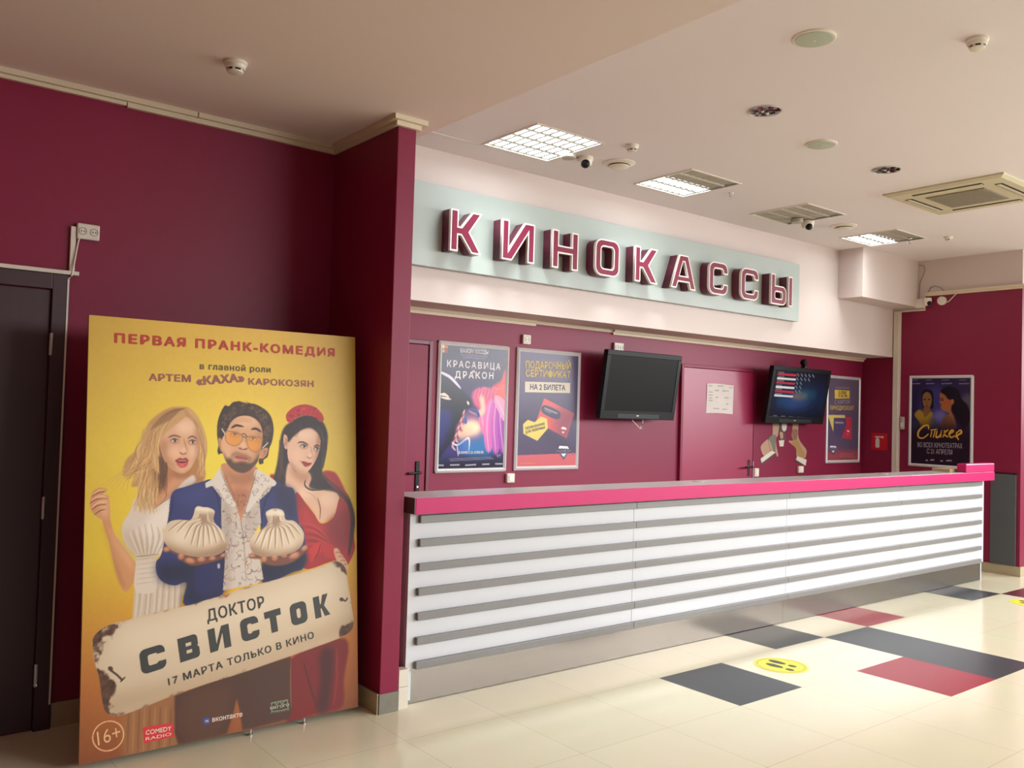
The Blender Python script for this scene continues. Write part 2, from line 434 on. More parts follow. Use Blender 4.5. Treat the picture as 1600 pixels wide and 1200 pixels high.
# walls
struct(MB().box(-2.5, XP0, YL, 4.86, 0, ZL).build('wall_left', MAROON))
struct(MB().box(XP0, XP1, YP, 5.86, 0, 3.6).build('wall_partition', MAROON, bevel=0.004))
struct(MB().box(XP1, XR, YF, 5.86, ZF, 3.56).build('wall_fascia', WHITEWALL))
struct(MB().box(8.82, XR, 5.044, YF, 2.957, 3.56).build('wall_beam', WHITEWALL))
struct(MB().box(XP1, XR, YB, 5.86, 0, ZF).build('wall_back', MAROON))
wr = MB().box(XR, 13.2, YR, 5.86, 0, 3.085, 0).box(XR, 13.2, YR, 5.86, 3.085, 3.56, 1).box(XR-.004, XR+.02, 4.955, YF, 2.925, 3.56, 1)
struct(wr.build('wall_right', [MAROON, WHITEWALL]))
struct(MB().box(-2.6, -2.5, -5, 4.86, 0, 3.6).build('wall_side', MAROON))
struct(MB().box(-2.5, -1.2, -5.1, -5, 0, 3.6).build('wall_front', WHITEWALL))

# cornices and baseboards
c = MB()
for z0, z1, d in ((3.0994, 3.124, 0.020), (3.124, 3.150, 0.045)):
    if z0 < 3.11: c.box(-2.5, 1.168, YL-d, YL+.01, z0+.007, z1).box(1.172, XP0-d, YL-d-.003, YL+.01, z0, z1)
    else: c.box(-2.5, 1.52, YL-d, YL+.01, z0, z1).box(1.526, XP0-d, YL-d-.002, YL+.01, z0, z1)
    c.box(XP0-d, XP0+.01, YP-d, YL+.01, z0, z1)
    c.box(XP0+.01, XP1+d, YP-d, YP+.01, z0, z1)
    c.box(XP1-.01, XP1+d, YP+.01, YP+.14, z0, z1)
struct(c.build('trim_2', CORNICE))
c = MB()
for a, b, z0, d in ((XP1, 4.77, 2.334, .02), (4.78, 5.70, 2.352, .012), (5.70, XR, 2.334, .02)):
    c.box(a, b, YB-d, YB+.01, z0, ZF); c.box(a, b, YB-d-.02, YB-d, z0+.025, ZF)
struct(c.build('trim_3', CORNICE))
c = MB()
c.box(XR-.03, XR+.01, YR-.03, 4.96, 3.075, 3.10).box(XR-.045, XR+.01, YR-.045, 4.96, 3.10, 3.118).box(XR+.01, 13.2, YR-.03, YR+.01, 3.075, 3.118)
c.box(XR-.02, XR+.01, 4.955, 5.33, 2.912, 2.928)
struct(c.build('trim_4', CORNICE))
struct(MB().box(XR-.022, XR+.005, 5.242, 5.326, 0, 2.915).box(XR-.028, XR-.02, 5.262, 5.274, 0, 2.915).build('trim_5', WPLAST))
struct(MB().box(.945, XP0, YL-.012, YL+.01, 0, .117).box(XP0-.012, XP0+.01, YP+.002, YL, 0, .105).build('baseboard_left', BASETILE))
struct(MB().box(XP0-.004, XP1+.003, YP-.006, YP+.02, 0, .104).build('baseboard_partition', GREYTILE, bevel=.003))
struct(MB().box(XR-.012, XR+.01, YR-.012, 5.3, 0, .105).box(XR+.01, 13.2, YR-.012, YR+.01, 0, .105).build('baseboard_right', BASETILE))

# doors
def door(name, x0, x1, ztop, y, fr, leaf_m, frame_m, lab, leaf_in=0.012, hinge=None):
    r = bpy.data.objects.new(name, None); COL.objects.link(r); r.location = ((x0+x1)/2, y, 0); ORG[r.name] = ((x0+x1)/2, y, 0); struct(r)
    r['label'] = lab
    f = MB().box(x0, x0+fr, y-.03, y+.002, 0, ztop).box(x1-fr, x1, y-.03, y+.002, 0, ztop).box(x0+fr, x1-fr, y-.03, y+.002, ztop-fr, ztop)
    f.build('door_frame', frame_m, r, bevel=.003)
    MB().box(x0+fr+.004, x1-fr-.004, y-leaf_in, y+.002, .008, ztop-fr-.004).build('door_leaf', leaf_m, r, bevel=.002)
    return r
d1 = door('door_1', -.16, .940, 2.205, YL, .076, DARKDOOR, DARKDOOR, 'dark brown door with three small hinges beside the yellow poster board')
for z in (1.855, 1.065, .265):
    MB().lathe((.866, YL-.036, z-.05), (0, 0, 1), [(.006, 0), (.009, .003), (.009, .107), (.006, .11)], 12).build('hinge', ALU, d1, smooth=True)
MB().box(.928, .936, YL-.033, YL-.028, .12, 2.19).build('cable', WPLAST, d1)
d2 = door('door_2', 2.76, 3.725, 2.13, YB, .032, MAROON, MAROON_D, 'maroon door with black lever handle left of the framed posters', .02)
h = MB().box(3.60, 3.636, YB-.030, YB-.018, .935, 1.195)
h.build('handle_plate', BLACK, d2, bevel=.003)
MB().tube([(3.618, YB-.03, 1.11), (3.618, YB-.075, 1.11), (3.60, YB-.08, 1.11), (3.50, YB-.08, 1.108)], .010, 10).build('handle', BLACK, d2, smooth=True)
MB().lathe((3.618, YB-.03, 1.0), (0, -1, 0), [(.009, 0), (.009, .006)], 12).build('keyhole', ALU, d2)
d3 = door('door_3', 6.655, 7.86, 2.12, YB, .030, PINKDOOR, MAROON, 'crimson door with a paper sheet taped on it behind the counter', .026)
MB().box(7.745, 7.775, YB-.036, YB-.024, .985, 1.16).build('handle_plate', CHROME, d3, bevel=.003)
MB().tube([(7.76, YB-.036, 1.085), (7.76, YB-.08, 1.085), (7.74, YB-.085, 1.085), (7.64, YB-.085, 1.083)], .011, 10).build('handle', BLACK, d3, smooth=True)
MB().box(7.826, 7.834, YB-.036, YB-.028, .96, 1.14).build('latch_plate', ALU, d3)

# ================================================================ ticket counter
YQ, YPAN, YW = 4.0588, 4.0390, 3.9588
SEAM = [2.526, 4.268, 6.000, 7.740, 9.476]
cnt = empty('ticket_counter', (6.0, 4.15, 0), 'long white ticket counter with grey horizontal slats and a steel kick plate', 'counter')
for k in range(4):
    a, b = SEAM[k]+.001, SEAM[k+1]-.001
    p = MB().box(a, b, YPAN, YPAN+.018, .190, 1.034).build('front_panel', COUNTERW, cnt, bevel=.0015)
    for z in (1.000, .872, .740, .607, .474, .342, .212):
        s0 = a if k else 2.580; s1 = b if k < 3 else 9.385
        MB().box(s0, s1, YPAN-.026, YPAN+.001, z-.0205, z+.0205).build('slat', SLAT, p, bevel=.002)
for a, b in ((2.566, 6.000), (6.002, 9.470)):
    MB().box(a, b, YQ, YQ+.012, .004, .192).build('kick_plate', STEEL, cnt)
MB().box(2.530, 2.575, YQ-.003, YQ+.01, .02, .190).build('film_strip', mat('pale_blue_film', (196, 208, 212), .4), cnt)
MB().box(2.526, 2.546, YPAN+.018, 4.27, 0, 1.034).build('end_panel', COUNTERW, cnt)
MB().box(9.456, 9.476, YPAN+.018, 4.27, 0, 1.034).build('end_panel', COUNTERW, cnt)
MB().box(2.546, 9.456, 4.25, 4.268, .01, 1.034).build('back_panel', COUNTERW, cnt)
top = empty('countertop', (6.0, 4.12, 1.034), 'long grey worktop with a bright pink front edge on the slatted white counter', 'countertop')
MB().box(2.512, 9.530, YW+.014, 4.285, 1.036, 1.1228).build('worktop', TOPGREY, top, bevel=.002)
MB().box(2.511, 9.531, YW, YW+.014, 1.034, 1.1215).build('front_edge', MAGENTA, top, bevel=.002)['label'] = 'bright pink front edge'
MB().box(2.504, 2.512, YW+.002, 4.285, 1.036, 1.1215).build('end_cap', ENDGREY, top)['label'] = 'brown grey end cap'
MB().box(8.895, 9.531, YW, 4.055, 1.1228, 1.212).build('raised_block', MAGENTA, top, bevel=.012)['label'] = 'raised pink block at the far end'
for u, v in ((1085, 752), (1380, 741)):
    p = on(2, 1.1228, u, v); p[1] = min(p[1], 4.18)
    MB().lathe((p[0], p[1], 1.1225), (0, 0, 1), [(.045, 0), (.045, .004), (.04, .006), (.02, .005)], 28).build('cable_grommet', GPLAST, top, smooth=True)
tag(MB().box(XP1+.002, 2.528, YP, YP+.06, 0, .116).box(XP1+.002, 2.528, YP, YP+.06, .118, .209).build('plastic_duct', WPLAST, bevel=.002), 'short white plastic duct standing between the pillar foot and the counter', 'cable duct')
tag(MB().box(8.80, 9.22, 4.075, 4.255, 1.1235, 1.153).build('beige_board', BEIGEBOX, bevel=.002), 'flat beige board lying on the counter behind the raised pink block', 'board')

# ================================================================ cinema sign
YS = 5.278
PS = Plane((3.29, YS, 2.624), (1, 0, 0), (0, 0, 1))
sign = empty('ticket_office_sign', (5.6, YS, 2.624), 'pale grey-green sign board with raised maroon Cyrillic letters above the counter', 'sign')
MB().box(XP1+.01, 7.990, YS, YS+.05, 2.624, 3.2248).box(7.90, 7.95, YS+.05, YF+.001, 2.9, 2.95).build('sign_board', SIGNP, sign, bevel=.002)
LH = 0.301
for ch, a, b in (('К', 3.494, 3.768), ('И', 3.962, 4.277), ('Н', 4.462, 4.736), ('О', 4.930, 5.207), ('К', 5.398, 5.680), ('А', 5.860, 6.192), ('С', 6.382, 6.653), ('С', 6.857, 7.130), ('Ы', 7.339, 7.698)):
    lp = glyph(ch, (b-a)/LH, .215)
    L = glyph_obj('letter', lp, PS, a-3.29, 2.743-2.624, LH, .0445, .089, LET_S, sign)
    glyph_obj('letter_trim', lp, PS, a-3.29, 2.743-2.624, LH, .101, .024, LET_T, L, .001)
    glyph_obj('letter_face', lp, PS, a-3.29, 2.743-2.624, LH, .1125, .006, LET_F, L, -.0105)

# ================================================================ ceiling fittings
def lamp(x, y, lit, label):
    r = empty('ceiling_lamp', (x, y, ZC), label, 'ceiling light', 'square louvre lamps in the row over the counter')
    fr = MB()
    for a0, a1, b0, b1 in ((-LS-.012, LS+.012, LS-.006, LS+.012), (-LS-.012, LS+.012, -LS-.012, -LS+.006), (-LS-.012, -LS+.006, -LS+.006, LS-.006), (LS-.006, LS+.012, -LS+.006, LS-.006)):
        fr.box(x+a0, x+a1, y+b0, y+b1, ZC-.006, ZC-.0005)
    fr.build('lamp_frame', WPLAST, r)
    hs = MB().box(x-LS+.001, x+LS-.001, y-LS+.001, y+LS-.001, ZC+.05, ZC+.055)
    hs.build('housing', LOUV, r)
    tw = 2*LS/4
    for k in range(4):
        y0 = y+LS-tw*(k+1); y1 = y0+tw
        on_ = k < lit
        MB().box(x-LS+.008, x+LS-.008, y0+.014, y1-.014, ZC+.009, ZC+.03).build('tube', LAMPON if on_ else LAMPOFF, r)
        b = MB()
        for yy in ([y0, y1] if k == 0 else [y0]):
            b.face([(x-LS, yy-.013, ZC+.009), (x+LS, yy-.013, ZC+.009), (x+LS, yy, ZC-.002), (x-LS, yy, ZC-.002)]).face([(x-LS, yy+.013, ZC+.009), (x-LS, yy, ZC-.002), (x+LS, yy, ZC-.002), (x+LS, yy+.013, ZC+.009)])
        nb = 8
        for q in range(1, nb):
            xx = x-LS+2*LS*q/nb; m = (y0+y1)/2
            for s in (-1, 1):
                b.face([(xx+s*.012, y0+.01, ZC+.009), (xx+s*.012, y1-.01, ZC+.009), (xx, y1-.006, ZC+.004), (xx, y0+.006, ZC+.004)])
        b.build('louvre', LOUV, r, fix=False)
    if lit:
        l = area_light('lamp_light', (0, 0, 0), (0, 0, -1), 2*LS-.02, tw*lit-.02, 3.6*lit, (0.92, 1.0, 0.985), 104)
        l.location = (x, y+LS-tw*lit/2, ZC-.008); l.rotation_euler = (0, 0, 0)
for (x, y), n, s in zip(LAMPS, (4, 2, 0, 2), ('fully lit square louvre lamp above the left end of the sign', 'half lit square louvre lamp above the middle of the sign', 'unlit square louvre lamp beside the second dome camera', 'half lit square louvre lamp in front of the white beam')):
    lamp(x, y, n, s)

def dome_camera(u, v, label):
    p = on(2, ZC, u, v); x, y = p[0], p[1]
    r = empty('dome_camera', (x, y, ZC), label, 'security camera', 'dome cameras on the ceiling')
    MB().lathe((x, y, ZC), (0, 0, -1), [(.062, -.001), (.062, .022), (.056, .030), (.054, .050), (.046, .064)], 32).build('camera_body', WPLAST, r, smooth=True)
    c = np.array([x-.02, y-.028, ZC-.058]); ax = np.array([-.35, -.5, -.75])
    MB().lathe(c, ax, [(.034, -.01), (.033, .006), (.026, .020), (.012, .028)], 24).build('camera_lens', BLACK, r, smooth=True)
    MB().lathe((x-.145, y+.02, ZC), (0, 0, -1), [(.055, -.001), (.055, .028), (.048, .034)], 24).build('junction_box', GPLAST, r, smooth=True)
    MB().tube([(x-.10, y+.015, ZC-.012), (x-.07, y+.012, ZC-.016), (x-.05, y+.008, ZC-.014)], .006, 8).build('camera_cable', CABLE, r)
dome_camera(914, 246, 'white dome camera hanging beside the fully lit lamp')
dome_camera(1262, 346, 'white dome camera hanging below the unlit lamp')
def detector(x, y, z, label, s=1.0):
    r = empty('smoke_detector', (x, y, z), label, 'smoke detector', 'smoke detectors on the ceiling')
    MB().lathe((x, y, z), (0, 0, -1), [(.052*s, -.001), (.052*s, .012*s), (.047*s, .016*s), (.045*s, .030*s), (.040*s, .034*s)], 32).build('detector_base', WPLAST, r, smooth=True)
    MB().lathe((x, y, z-.034*s), (0, 0, -1), [(.031*s, -.001), (.031*s, .010*s)], 24).build('detector_slots', BLACK, r)
    MB().lathe((x, y, z-.0435*s), (0, 0, -1), [(.037*s, 0), (.036*s, .006*s), (.024*s, .011*s)], 32).build('detector_cap', WPLAST, r, smooth=True)
    PD = Plane((x, y, z-.040*s), (1, 0, 0), (0, -1, 0))
    pts = []
    for k in range(6):
        for da, rr in ((-.16, .029), (-.16, .0375), (.16, .0375), (.16, .029)): pts.append((rr*s*math.cos(k*math.pi/3+da), rr*s*math.sin(k*math.pi/3+da)))
    MB().slab(PD, pts, -.006*s, .005*s).build('detector_vents', WPLAST, r)
p = on(2, ZL, 368, 97); detector(p[0], p[1], ZL, 'round smoke detector on the lower ceiling above the maroon lobby wall')
p = on(2, ZC, 1527, 61); detector(p[0], p[1], ZC, 'round smoke detector on the ceiling near the upper speaker grille')
p = on(2, ZC, 988, 227); detector(p[0], p[1], ZC, 'small smoke detector on the ceiling between the first two lamps', .9)
p = on(2, ZC, 1482, 370); detector(p[0], p[1], ZC, 'small smoke detector on the ceiling right of the last half lit lamp', .8)
def diffuser(u, v, label):
    p = on(2, ZC, u, v); x, y = p[0], p[1]
    r = empty('air_diffuser', (x, y, ZC), label, 'ceiling vent', 'round ceiling vents')
    MB().lathe((x, y, ZC), (0, 0, -1), [(.125, -.001), (.125, .005), (.105, .012), (.085, .018), (.075, .014)], 40).build('vent_ring', WPLAST, r, smooth=True)
    MB().lathe((x, y, ZC-.012), (0, 0, -1), [(.070, 0), (.070, .014)], 32).build('vent_gap', ACD, r)
    MB().lathe((x, y, ZC-.024), (0, 0, -1), [(.078, 0), (.078, .006), (.060, .014), (.03, .017)], 40).build('vent_disc', WPLAST, r, smooth=True)
diffuser(967, 255, 'round white ceiling vent beside the first dome camera')
diffuser(1318, 353, 'round white ceiling vent right of the second dome camera')
def speaker(u, v, label):
    p = on(2, ZC, u, v); x, y = p[0], p[1]
    r = empty('ceiling_speaker', (x, y, ZC), label, 'ceiling speaker', 'round ceiling speakers')
    MB().lathe((x, y, ZC), (0, 0, -1), [(.105, -.001), (.105, .006), (.098, .010), (.092, .008)], 40).build('speaker_ring', WPLAST, r, smooth=True)
    MB().lathe((x, y, ZC-.006), (0, 0, -1), [(.093, 0), (.090, .005), (.05, .008), (.001, .009)], 40).build('speaker_grille', SPK, r, smooth=True)
    MB().lathe((x, y, ZC-.014), (0, 0, -1), [(.008, 0), (.007, .003)], 16).build('speaker_badge', WPLAST, r)
speaker(1272, 59, 'upper round grey speaker grille on the ceiling, nearest the camera')
speaker(1283, 225, 'round grey speaker grille on the ceiling between the two chrome downlights')
def downlight(u, v, label):
    p = on(2, ZC, u, v); x, y = p[0], p[1]
    r = empty('downlight', (x, y, ZC), label, 'downlight', 'chrome downlights on the ceiling')
    MB().lathe((x, y, ZC), (0, 0, -1), [(.105, -.001), (.105, .004), (.098, .007), (.094, .004)], 40).build('downlight_ring', ALU, r, smooth=True)
    b = MB(); n = 14; random.seed(int(u))
    for k in range(n):           # faceted reflector
        a0 = 2*math.pi*k/n; a1 = 2*math.pi*(k+1)/n
        for q, (r0, r1) in enumerate(((.095, .065), (.065, .035), (.035, .002))):
            z0 = ZC-.003-.001*q; z1 = z0-.006*(1 if (k+q) % 2 else .1)
            pt = [(x+r0*math.cos(a0), y+r0*math.sin(a0), z0), (x+r0*math.cos(a1), y+r0*math.sin(a1), z0-.004*((k+q) % 3)/2), (x+r1*math.cos(a1), y+r1*math.sin(a1), z1), (x+r1*math.cos(a0), y+r1*math.sin(a0), z1+.003)]
            b.face([pt[0], pt[1], pt[2]]).face([pt[0], pt[2], pt[3]])
    b.build('downlight_reflector', CHROME_D, r, fix=False)
    MB().lathe((x, y, ZC), (0, 0, -1), [(.09, -.001), (.09, .0015)], 32).build('downlight_backing', BLACK, r)
    for s in (-1, 1):
        MB().lathe((x+s*.025, y, ZC-.008), (0, 0, -1), [(.010, 0), (.010, .006), (.006, .009)], 12).build('bulb', WPLAST, r, smooth=True)
downlight(1195, 173, 'chrome downlight on the ceiling between the two speaker grilles')
downlight(1385, 265, 'chrome downlight on the ceiling beside the cassette air conditioner')
def sprinkler(u, v, label):
    p = on(2, ZC, u, v); x, y = p[0], p[1]
    r = empty('sprinkler', (x, y, ZC), label, 'sprinkler', 'sprinkler heads on the ceiling')
    MB().lathe((x, y, ZC), (0, 0, -1), [(.026, -.001), (.024, .004), (.008, .006), (.008, .03)], 20).build('sprinkler_stem', CHROME, r, smooth=True)
    MB().lathe((x, y, ZC-.046), (0, 0, -1), [(.018, 0), (.018, .003)], 16).build('sprinkler_plate', CHROME, r)
    MB().tube([(x-.008, y, ZC-.028), (x-.012, y, ZC-.038), (x-.006, y, ZC-.047)], .002, 6).tube([(x+.008, y, ZC-.028), (x+.012, y, ZC-.038), (x+.006, y, ZC-.047)], .002, 6).build('sprinkler_arms', CHROME, r)
sprinkler(1141, 302, 'small sprinkler head on the ceiling right of the middle lamp')
sprinkler(1421, 373, 'small sprinkler head on the ceiling below the last half lit lamp')

# cassette air conditioner
ax0, ax1, ay0, ay1 = 6.87, 7.82, 2.815, 3.765
ac = empty('ceiling_air_conditioner', ((ax0+ax1)/2, (ay0+ay1)/2, ZC), 'square cream cassette air conditioner set in the ceiling', 'air conditioner')
q = MB(); zz = ZC-.028
o_ = [(ax0, ay0), (ax1, ay0), (ax1, ay1), (ax0, ay1)]; i_ = [(ax0+.03, ay0+.03), (ax1-.03, ay0+.03), (ax1-.03, ay1-.03), (ax0+.03, ay1-.03)]
for k in range(4):
    j = (k+1) % 4
    q.face([(*o_[k], ZC), (*o_[j], ZC), (*o_[j], ZC-.012), (*o_[k], ZC-.012)]).face([(*o_[k], ZC-.012), (*o_[j], ZC-.012), (*i_[j], zz), (*i_[k], zz)])
q.face([(*t, zz) for t in i_])
q.build('cassette_panel', ACW, ac)
MB().box(ax0+.24, ax1-.24, ay0+.24, ay1-.24, zz-.006, zz-.0005).build('intake_grille', ACG, ac, bevel=.003)
g = MB()
for k in range(24):
    yy = ay0+.25+k*.0192; g.box(ax0+.25, ax1-.25, yy, yy+.006, zz-.009, zz-.006)
g.build('grille_bars', ACG, ac)
for bx in ((ax0+.09, ax0+.15, ay0+.2, ay1-.2), (ax1-.15, ax1-.09, ay0+.2, ay1-.2), (ax0+.2, ax1-.2, ay0+.09, ay0+.15), (ax0+.2, ax1-.2, ay1-.15, ay1-.09)):
    v = MB().box(*bx, zz-.002, zz-.0004).build('air_slot', ACD, ac)
    if bx[1]-bx[0] < .1: MB().box(bx[0]+.022, bx[1]-.012, bx[2]+.01, bx[3]-.01, zz-.006, zz-.002).build('slot_flap', ACW, v)
    else: MB().box(bx[0]+.01, bx[1]-.01, bx[2]+.022, bx[3]-.012, zz-.006, zz-.002).build('slot_flap', ACW, v)

# camera, boxes and cables at the corner over the right wall
cr = empty('bracket_camera', (XR, 4.90, 2.99), 'small white dome camera under the cornice on the right maroon wall', 'security camera')
MB().box(XR-.05, XR-.0005, 4.955, 5.06, 2.945, 3.05).build('camera_base', WPLAST, cr, bevel=.006)
MB().lathe((XR-.045, 4.915, 3.05), (0, 0, -1), [(.045, 0), (.05, .02), (.046, .07), (.036, .085)], 24).build('camera_body', WPLAST, cr, smooth=True)
MB().lathe((XR-.065, 4.885, 2.985), (-.6, -.35, -.6), [(.028, -.01), (.026, .008), (.014, .018)], 20).build('camera_lens', BLACK, cr, smooth=True)
jb = empty('junction_box', (XR, 4.76, 2.97), 'round white junction box with a cable beside the corner camera', 'junction box')
MB().lathe((XR, 4.76, 3.01), (-1, 0, 0), [(.05, 0), (.05, .028), (.042, .034)], 24).build('box_body', WPLAST, jb, smooth=True)
MB().tube([(XR-.012, 4.73, 2.98), (XR-.012, 4.68, 3.0), (XR-.012, 4.62, 3.06), (XR-.014, 4.60, 3.075)], .006, 8).build('box_cable', WPLAST, jb, smooth=True)
pts = [(XR-.008, 5.03, 2.95), (XR-.008, 5.028, 3.15), (XR-.008, 5.02, 3.25), (XR-.008, 4.985, 3.33), (XR-.008, 4.965, 3.38), (XR-.008, 4.975, 3.43), (XR-.008, 5.0, 3.445), (XR-.008, 5.035, 3.45)]
tag(MB().tube(pts, .005, 8).build('loose_cable', CABLE, smooth=True), 'thin grey cable looping down beside the white beam', 'cable')
pts = [(XR-.008, 4.93, 3.118), (XR-.008, 4.90, 3.17), (XR-.008, 4.85, 3.19), (XR-.008, 4.79, 3.17), (XR-.008, 4.74, 3.12)]
tag(MB().tube(pts, .004, 8).build('loose_cable', CABLE, smooth=True), 'thin grey cable arched over the cornice above the corner camera', 'cable')

# ================================================================ sockets, switches, small wall things
def socket(x0, x1, z0, z1, y, label, cat='socket', n=2, group=None, name='wall_socket'):
    r = empty(name, ((x0+x1)/2, y, z0), label, cat, group)
    MB().box(x0, x1, y-.028, y-.0004, z0, z1).build('socket_plate', WPLAST, r, bevel=.006)
    w = (x1-x0)/n
    for k in range(n):
        cx, cz = x0+w*(k+.5), (z0+z1)/2; rr = min(w, z1-z0)*.36
        MB().lathe((cx, y-.026, cz), (0, -1, 0), [(rr, 0), (rr, .0045), (rr*.86, .0045), (rr*.8, .001)], 24).build('socket_ring', GPLAST, r)
        MB().lathe((cx-rr*.35, y-.027, cz), (0, -1, 0), [(rr*.16, 0), (rr*.16, .002)], 10).lathe((cx+rr*.35, y-.027, cz), (0, -1, 0), [(rr*.16, 0), (rr*.16, .002)], 10).build('socket_holes', BLACK, r)
    return r
def switch(x0, x1, z0, z1, y, label):
    r = empty('light_switch', ((x0+x1)/2, y, z0), label, 'light switch', 'white switches low on the back wall')
    MB().box(x0, x1, y-.03, y-.0004, z0, z1).build('switch_box', WPLAST, r, bevel=.006)
    MB().box(x0+.015, x1-.015, y-.035, y-.029, z0+.015, z1-.015).build('switch_rocker', mat('switch_rocker', (226, 218, 206), .35), r, bevel=.003)
sk = socket(.962, 1.066, 2.392, 2.470, YL, 'white double socket high on the maroon wall above the poster board')
dp = empty('cable_trunking', (.95, YL, 2.2), 'white plastic trunking running over the dark door up to the socket', 'cable trunking')
MB().box(-.30, .978, YL-.034, YL-.0004, 2.2065, 2.226).build('trunking_strip', WPLAST, dp, bevel=.002)
MB().box(.936, .960, YL-.018, YL-.0004, 2.226, 2.450).build('trunking_strip', WPLAST, dp, bevel=.002)
MB().tube([(.975, YL-.012, 2.395), (.966, YL-.022, 2.35), (.957, YL-.024, 2.28), (.944, YL-.037, 2.20), (.932, YL-.036, 2.185)], .004, 8).build('trunking_cable', WPLAST, dp, smooth=True)
socket(4.628, 4.712, 2.172, 2.252, YB, 'white single socket on the back wall above the gift certificate poster', n=1, group='single sockets')
socket(5.712, 5.835, 2.175, 2.262, YB, 'white double socket on the back wall behind the top of the blank television')
switch(4.498, 4.578, 1.005, 1.082, YB, 'small white switch under the gap between the first two framed posters')
switch(7.866, 7.944, .975, 1.065, YB, 'small white switch beside the crimson door frame')
switch(8.682, 8.780, 1.000, 1.075, YB, 'small white switch below the right hand of the wall cutout')
cb = empty('call_box', (XR, 5.205, 1.52), 'slim white plastic box on the right wall beside the framed poster', 'wall box')
MB().box(XR-.03, XR-.0004, 5.18, 5.23, 1.52, 1.67).build('box_body', GPLAST, cb, bevel=.008)
MB().box(XR-.034, XR-.029, 5.192, 5.218, 1.55, 1.60).build('box_button', WPLAST, cb, bevel=.002)
gp = empty('grey_panel', (XR, 4.08, .107), 'grey painted panel on the right wall beyond the counter end', 'panel')
MB().box(XR-.022, XR-.0004, 3.948, 4.204, .107, 1.080).build('panel_board', GREYP, gp, bevel=.002)
MB().box(XR-.024, XR-.0004, 3.946, 4.206, 1.080, 1.090).build('panel_edge', BLACK, gp)

PB = Plane((0, YB, 0), (1, 0, 0), (0, 0, 1))
PR = Plane((XR, 5.3, 0), (0, -1, 0), (0, 0, 1))
# fire extinguisher sign on the side of the recess
fs = empty('fire_extinguisher_sign', (XR, 5.49, 1.265), 'square red fire extinguisher sign with a white pictogram on the recess side', 'sign')
PF = Plane((XR, 5.597, 1.262), (0, -1, 0), (0, 0, 1))
MB().frame_box(PF, 0, .205, 0, .205, .0004, .003).build('sign_plate', REDSIGN, fs)
MB().slab(PF, rrect(.055, .028, .105, .135, .014), .003, .0042).slab(PF, [(.066, .135), (.094, .135), (.094, .15), (.066, .15)], .003, .0042).slab(PF, [(.045, .15), (.112, .152), (.112, .166), (.05, .166)], .003, .0042).slab(PF, [(.112, .150), (.155, .143), (.155, .168), (.112, .164)], .003, .0042).build('sign_pictogram', WSIGN, fs)

# paper on the crimson door
pp = empty('paper_sheet', (7.256, YB-.026, 1.64), 'white paper sheet with faint print taped on the crimson door', 'paper')
b = MB(); n = 10
for i in range(n):
    for j in range(n):
        def P_(i, j):
            a = i/n; c = j/n; return (7.042+.43*a, YB-.0265-.004*math.sin(3*a+2*c)**2-.006*(a*(1-a)), 1.640+.300*c+.004*math.sin(4*a))
        b.face([P_(i, j), P_(i+1, j), P_(i+1, j+1), P_(i, j+1)])
b.build('sheet', PAPER, pp, fix=False)
b = MB(); random.seed(5); GREYINK = mat('faint_grey_print', (168, 158, 154), .8)
for (a, c, w) in ((7.07, 1.915, .05), (7.22, 1.918, .08), (7.40, 1.908, .05), (7.08, 1.85, .05), (7.07, 1.82, .06), (7.08, 1.79, .04), (7.08, 1.765, .05), (7.17, 1.87, .06), (7.19, 1.80, .03), (7.3, 1.87, .09), (7.33, 1.80, .06), (7.36, 1.735, .03), (7.15, 1.685, .09), (7.29, 1.68, .08)):
    MB().box(a, a+w, YB-.0338, YB-.0330, c, c+.010).build('print_line', GREYINK, pp)

# floor stickers with footprints
PFL = Plane((0, 0, 0), (1, 0, 0), (0, 1, 0))
def foot_sticker(cx, cy, r, ang, label):
    e = empty('floor_sticker', (cx, cy, 0), label, 'floor sticker', 'yellow footprint stickers')
    MB().lathe((cx, cy, .0004), (0, 0, 1), [(r, 0), (r, .0008)], 48).build('sticker_disc', YELLOW, e)
    b = MB(); ca, sa = math.cos(ang), math.sin(ang)
    def T(a, c): return (cx+a*ca-c*sa, cy+a*sa+c*ca)
    for s in (-1, 1):
        o = s*r*.25; sh = s*r*.10
        b.slab(PFL, [T(o+r*(.17 if math.sin(t) > 0 else .15)*math.cos(t), sh+r*.22+r*.36*math.sin(t)) for t in [k*2*math.pi/20 for k in range(20)]], .0012, .0018)
        b.slab(PFL, [T(o+r*.12*math.cos(t), sh-r*.42+r*.17*math.sin(t)) for t in [k*2*math.pi/14 for k in range(14)]], .0012, .0018)
    b.build('footprints', INK, e)
    b = MB(); n = 48
    for k in range(n):
        t = 2*math.pi*k/n; b.v += [(cx+r*q*math.cos(t), cy+r*q*math.sin(t), .0015) for q in (.84, .90)]
        j = (k+1) % n; b.f.append([2*k, 2*k+1, 2*j+1, 2*j]); b.m.append(0)
    b.build('sticker_ring', mat('olive_ring', (206, 196, 60), .4), e)
foot_sticker(4.968, 3.365, .172, .05, 'yellow round sticker with footprints beside the nearest dark floor tile')
foot_sticker(8.66, 3.27, .172, .05, 'yellow round footprint sticker near the right wall, by the dark maroon floor tile')

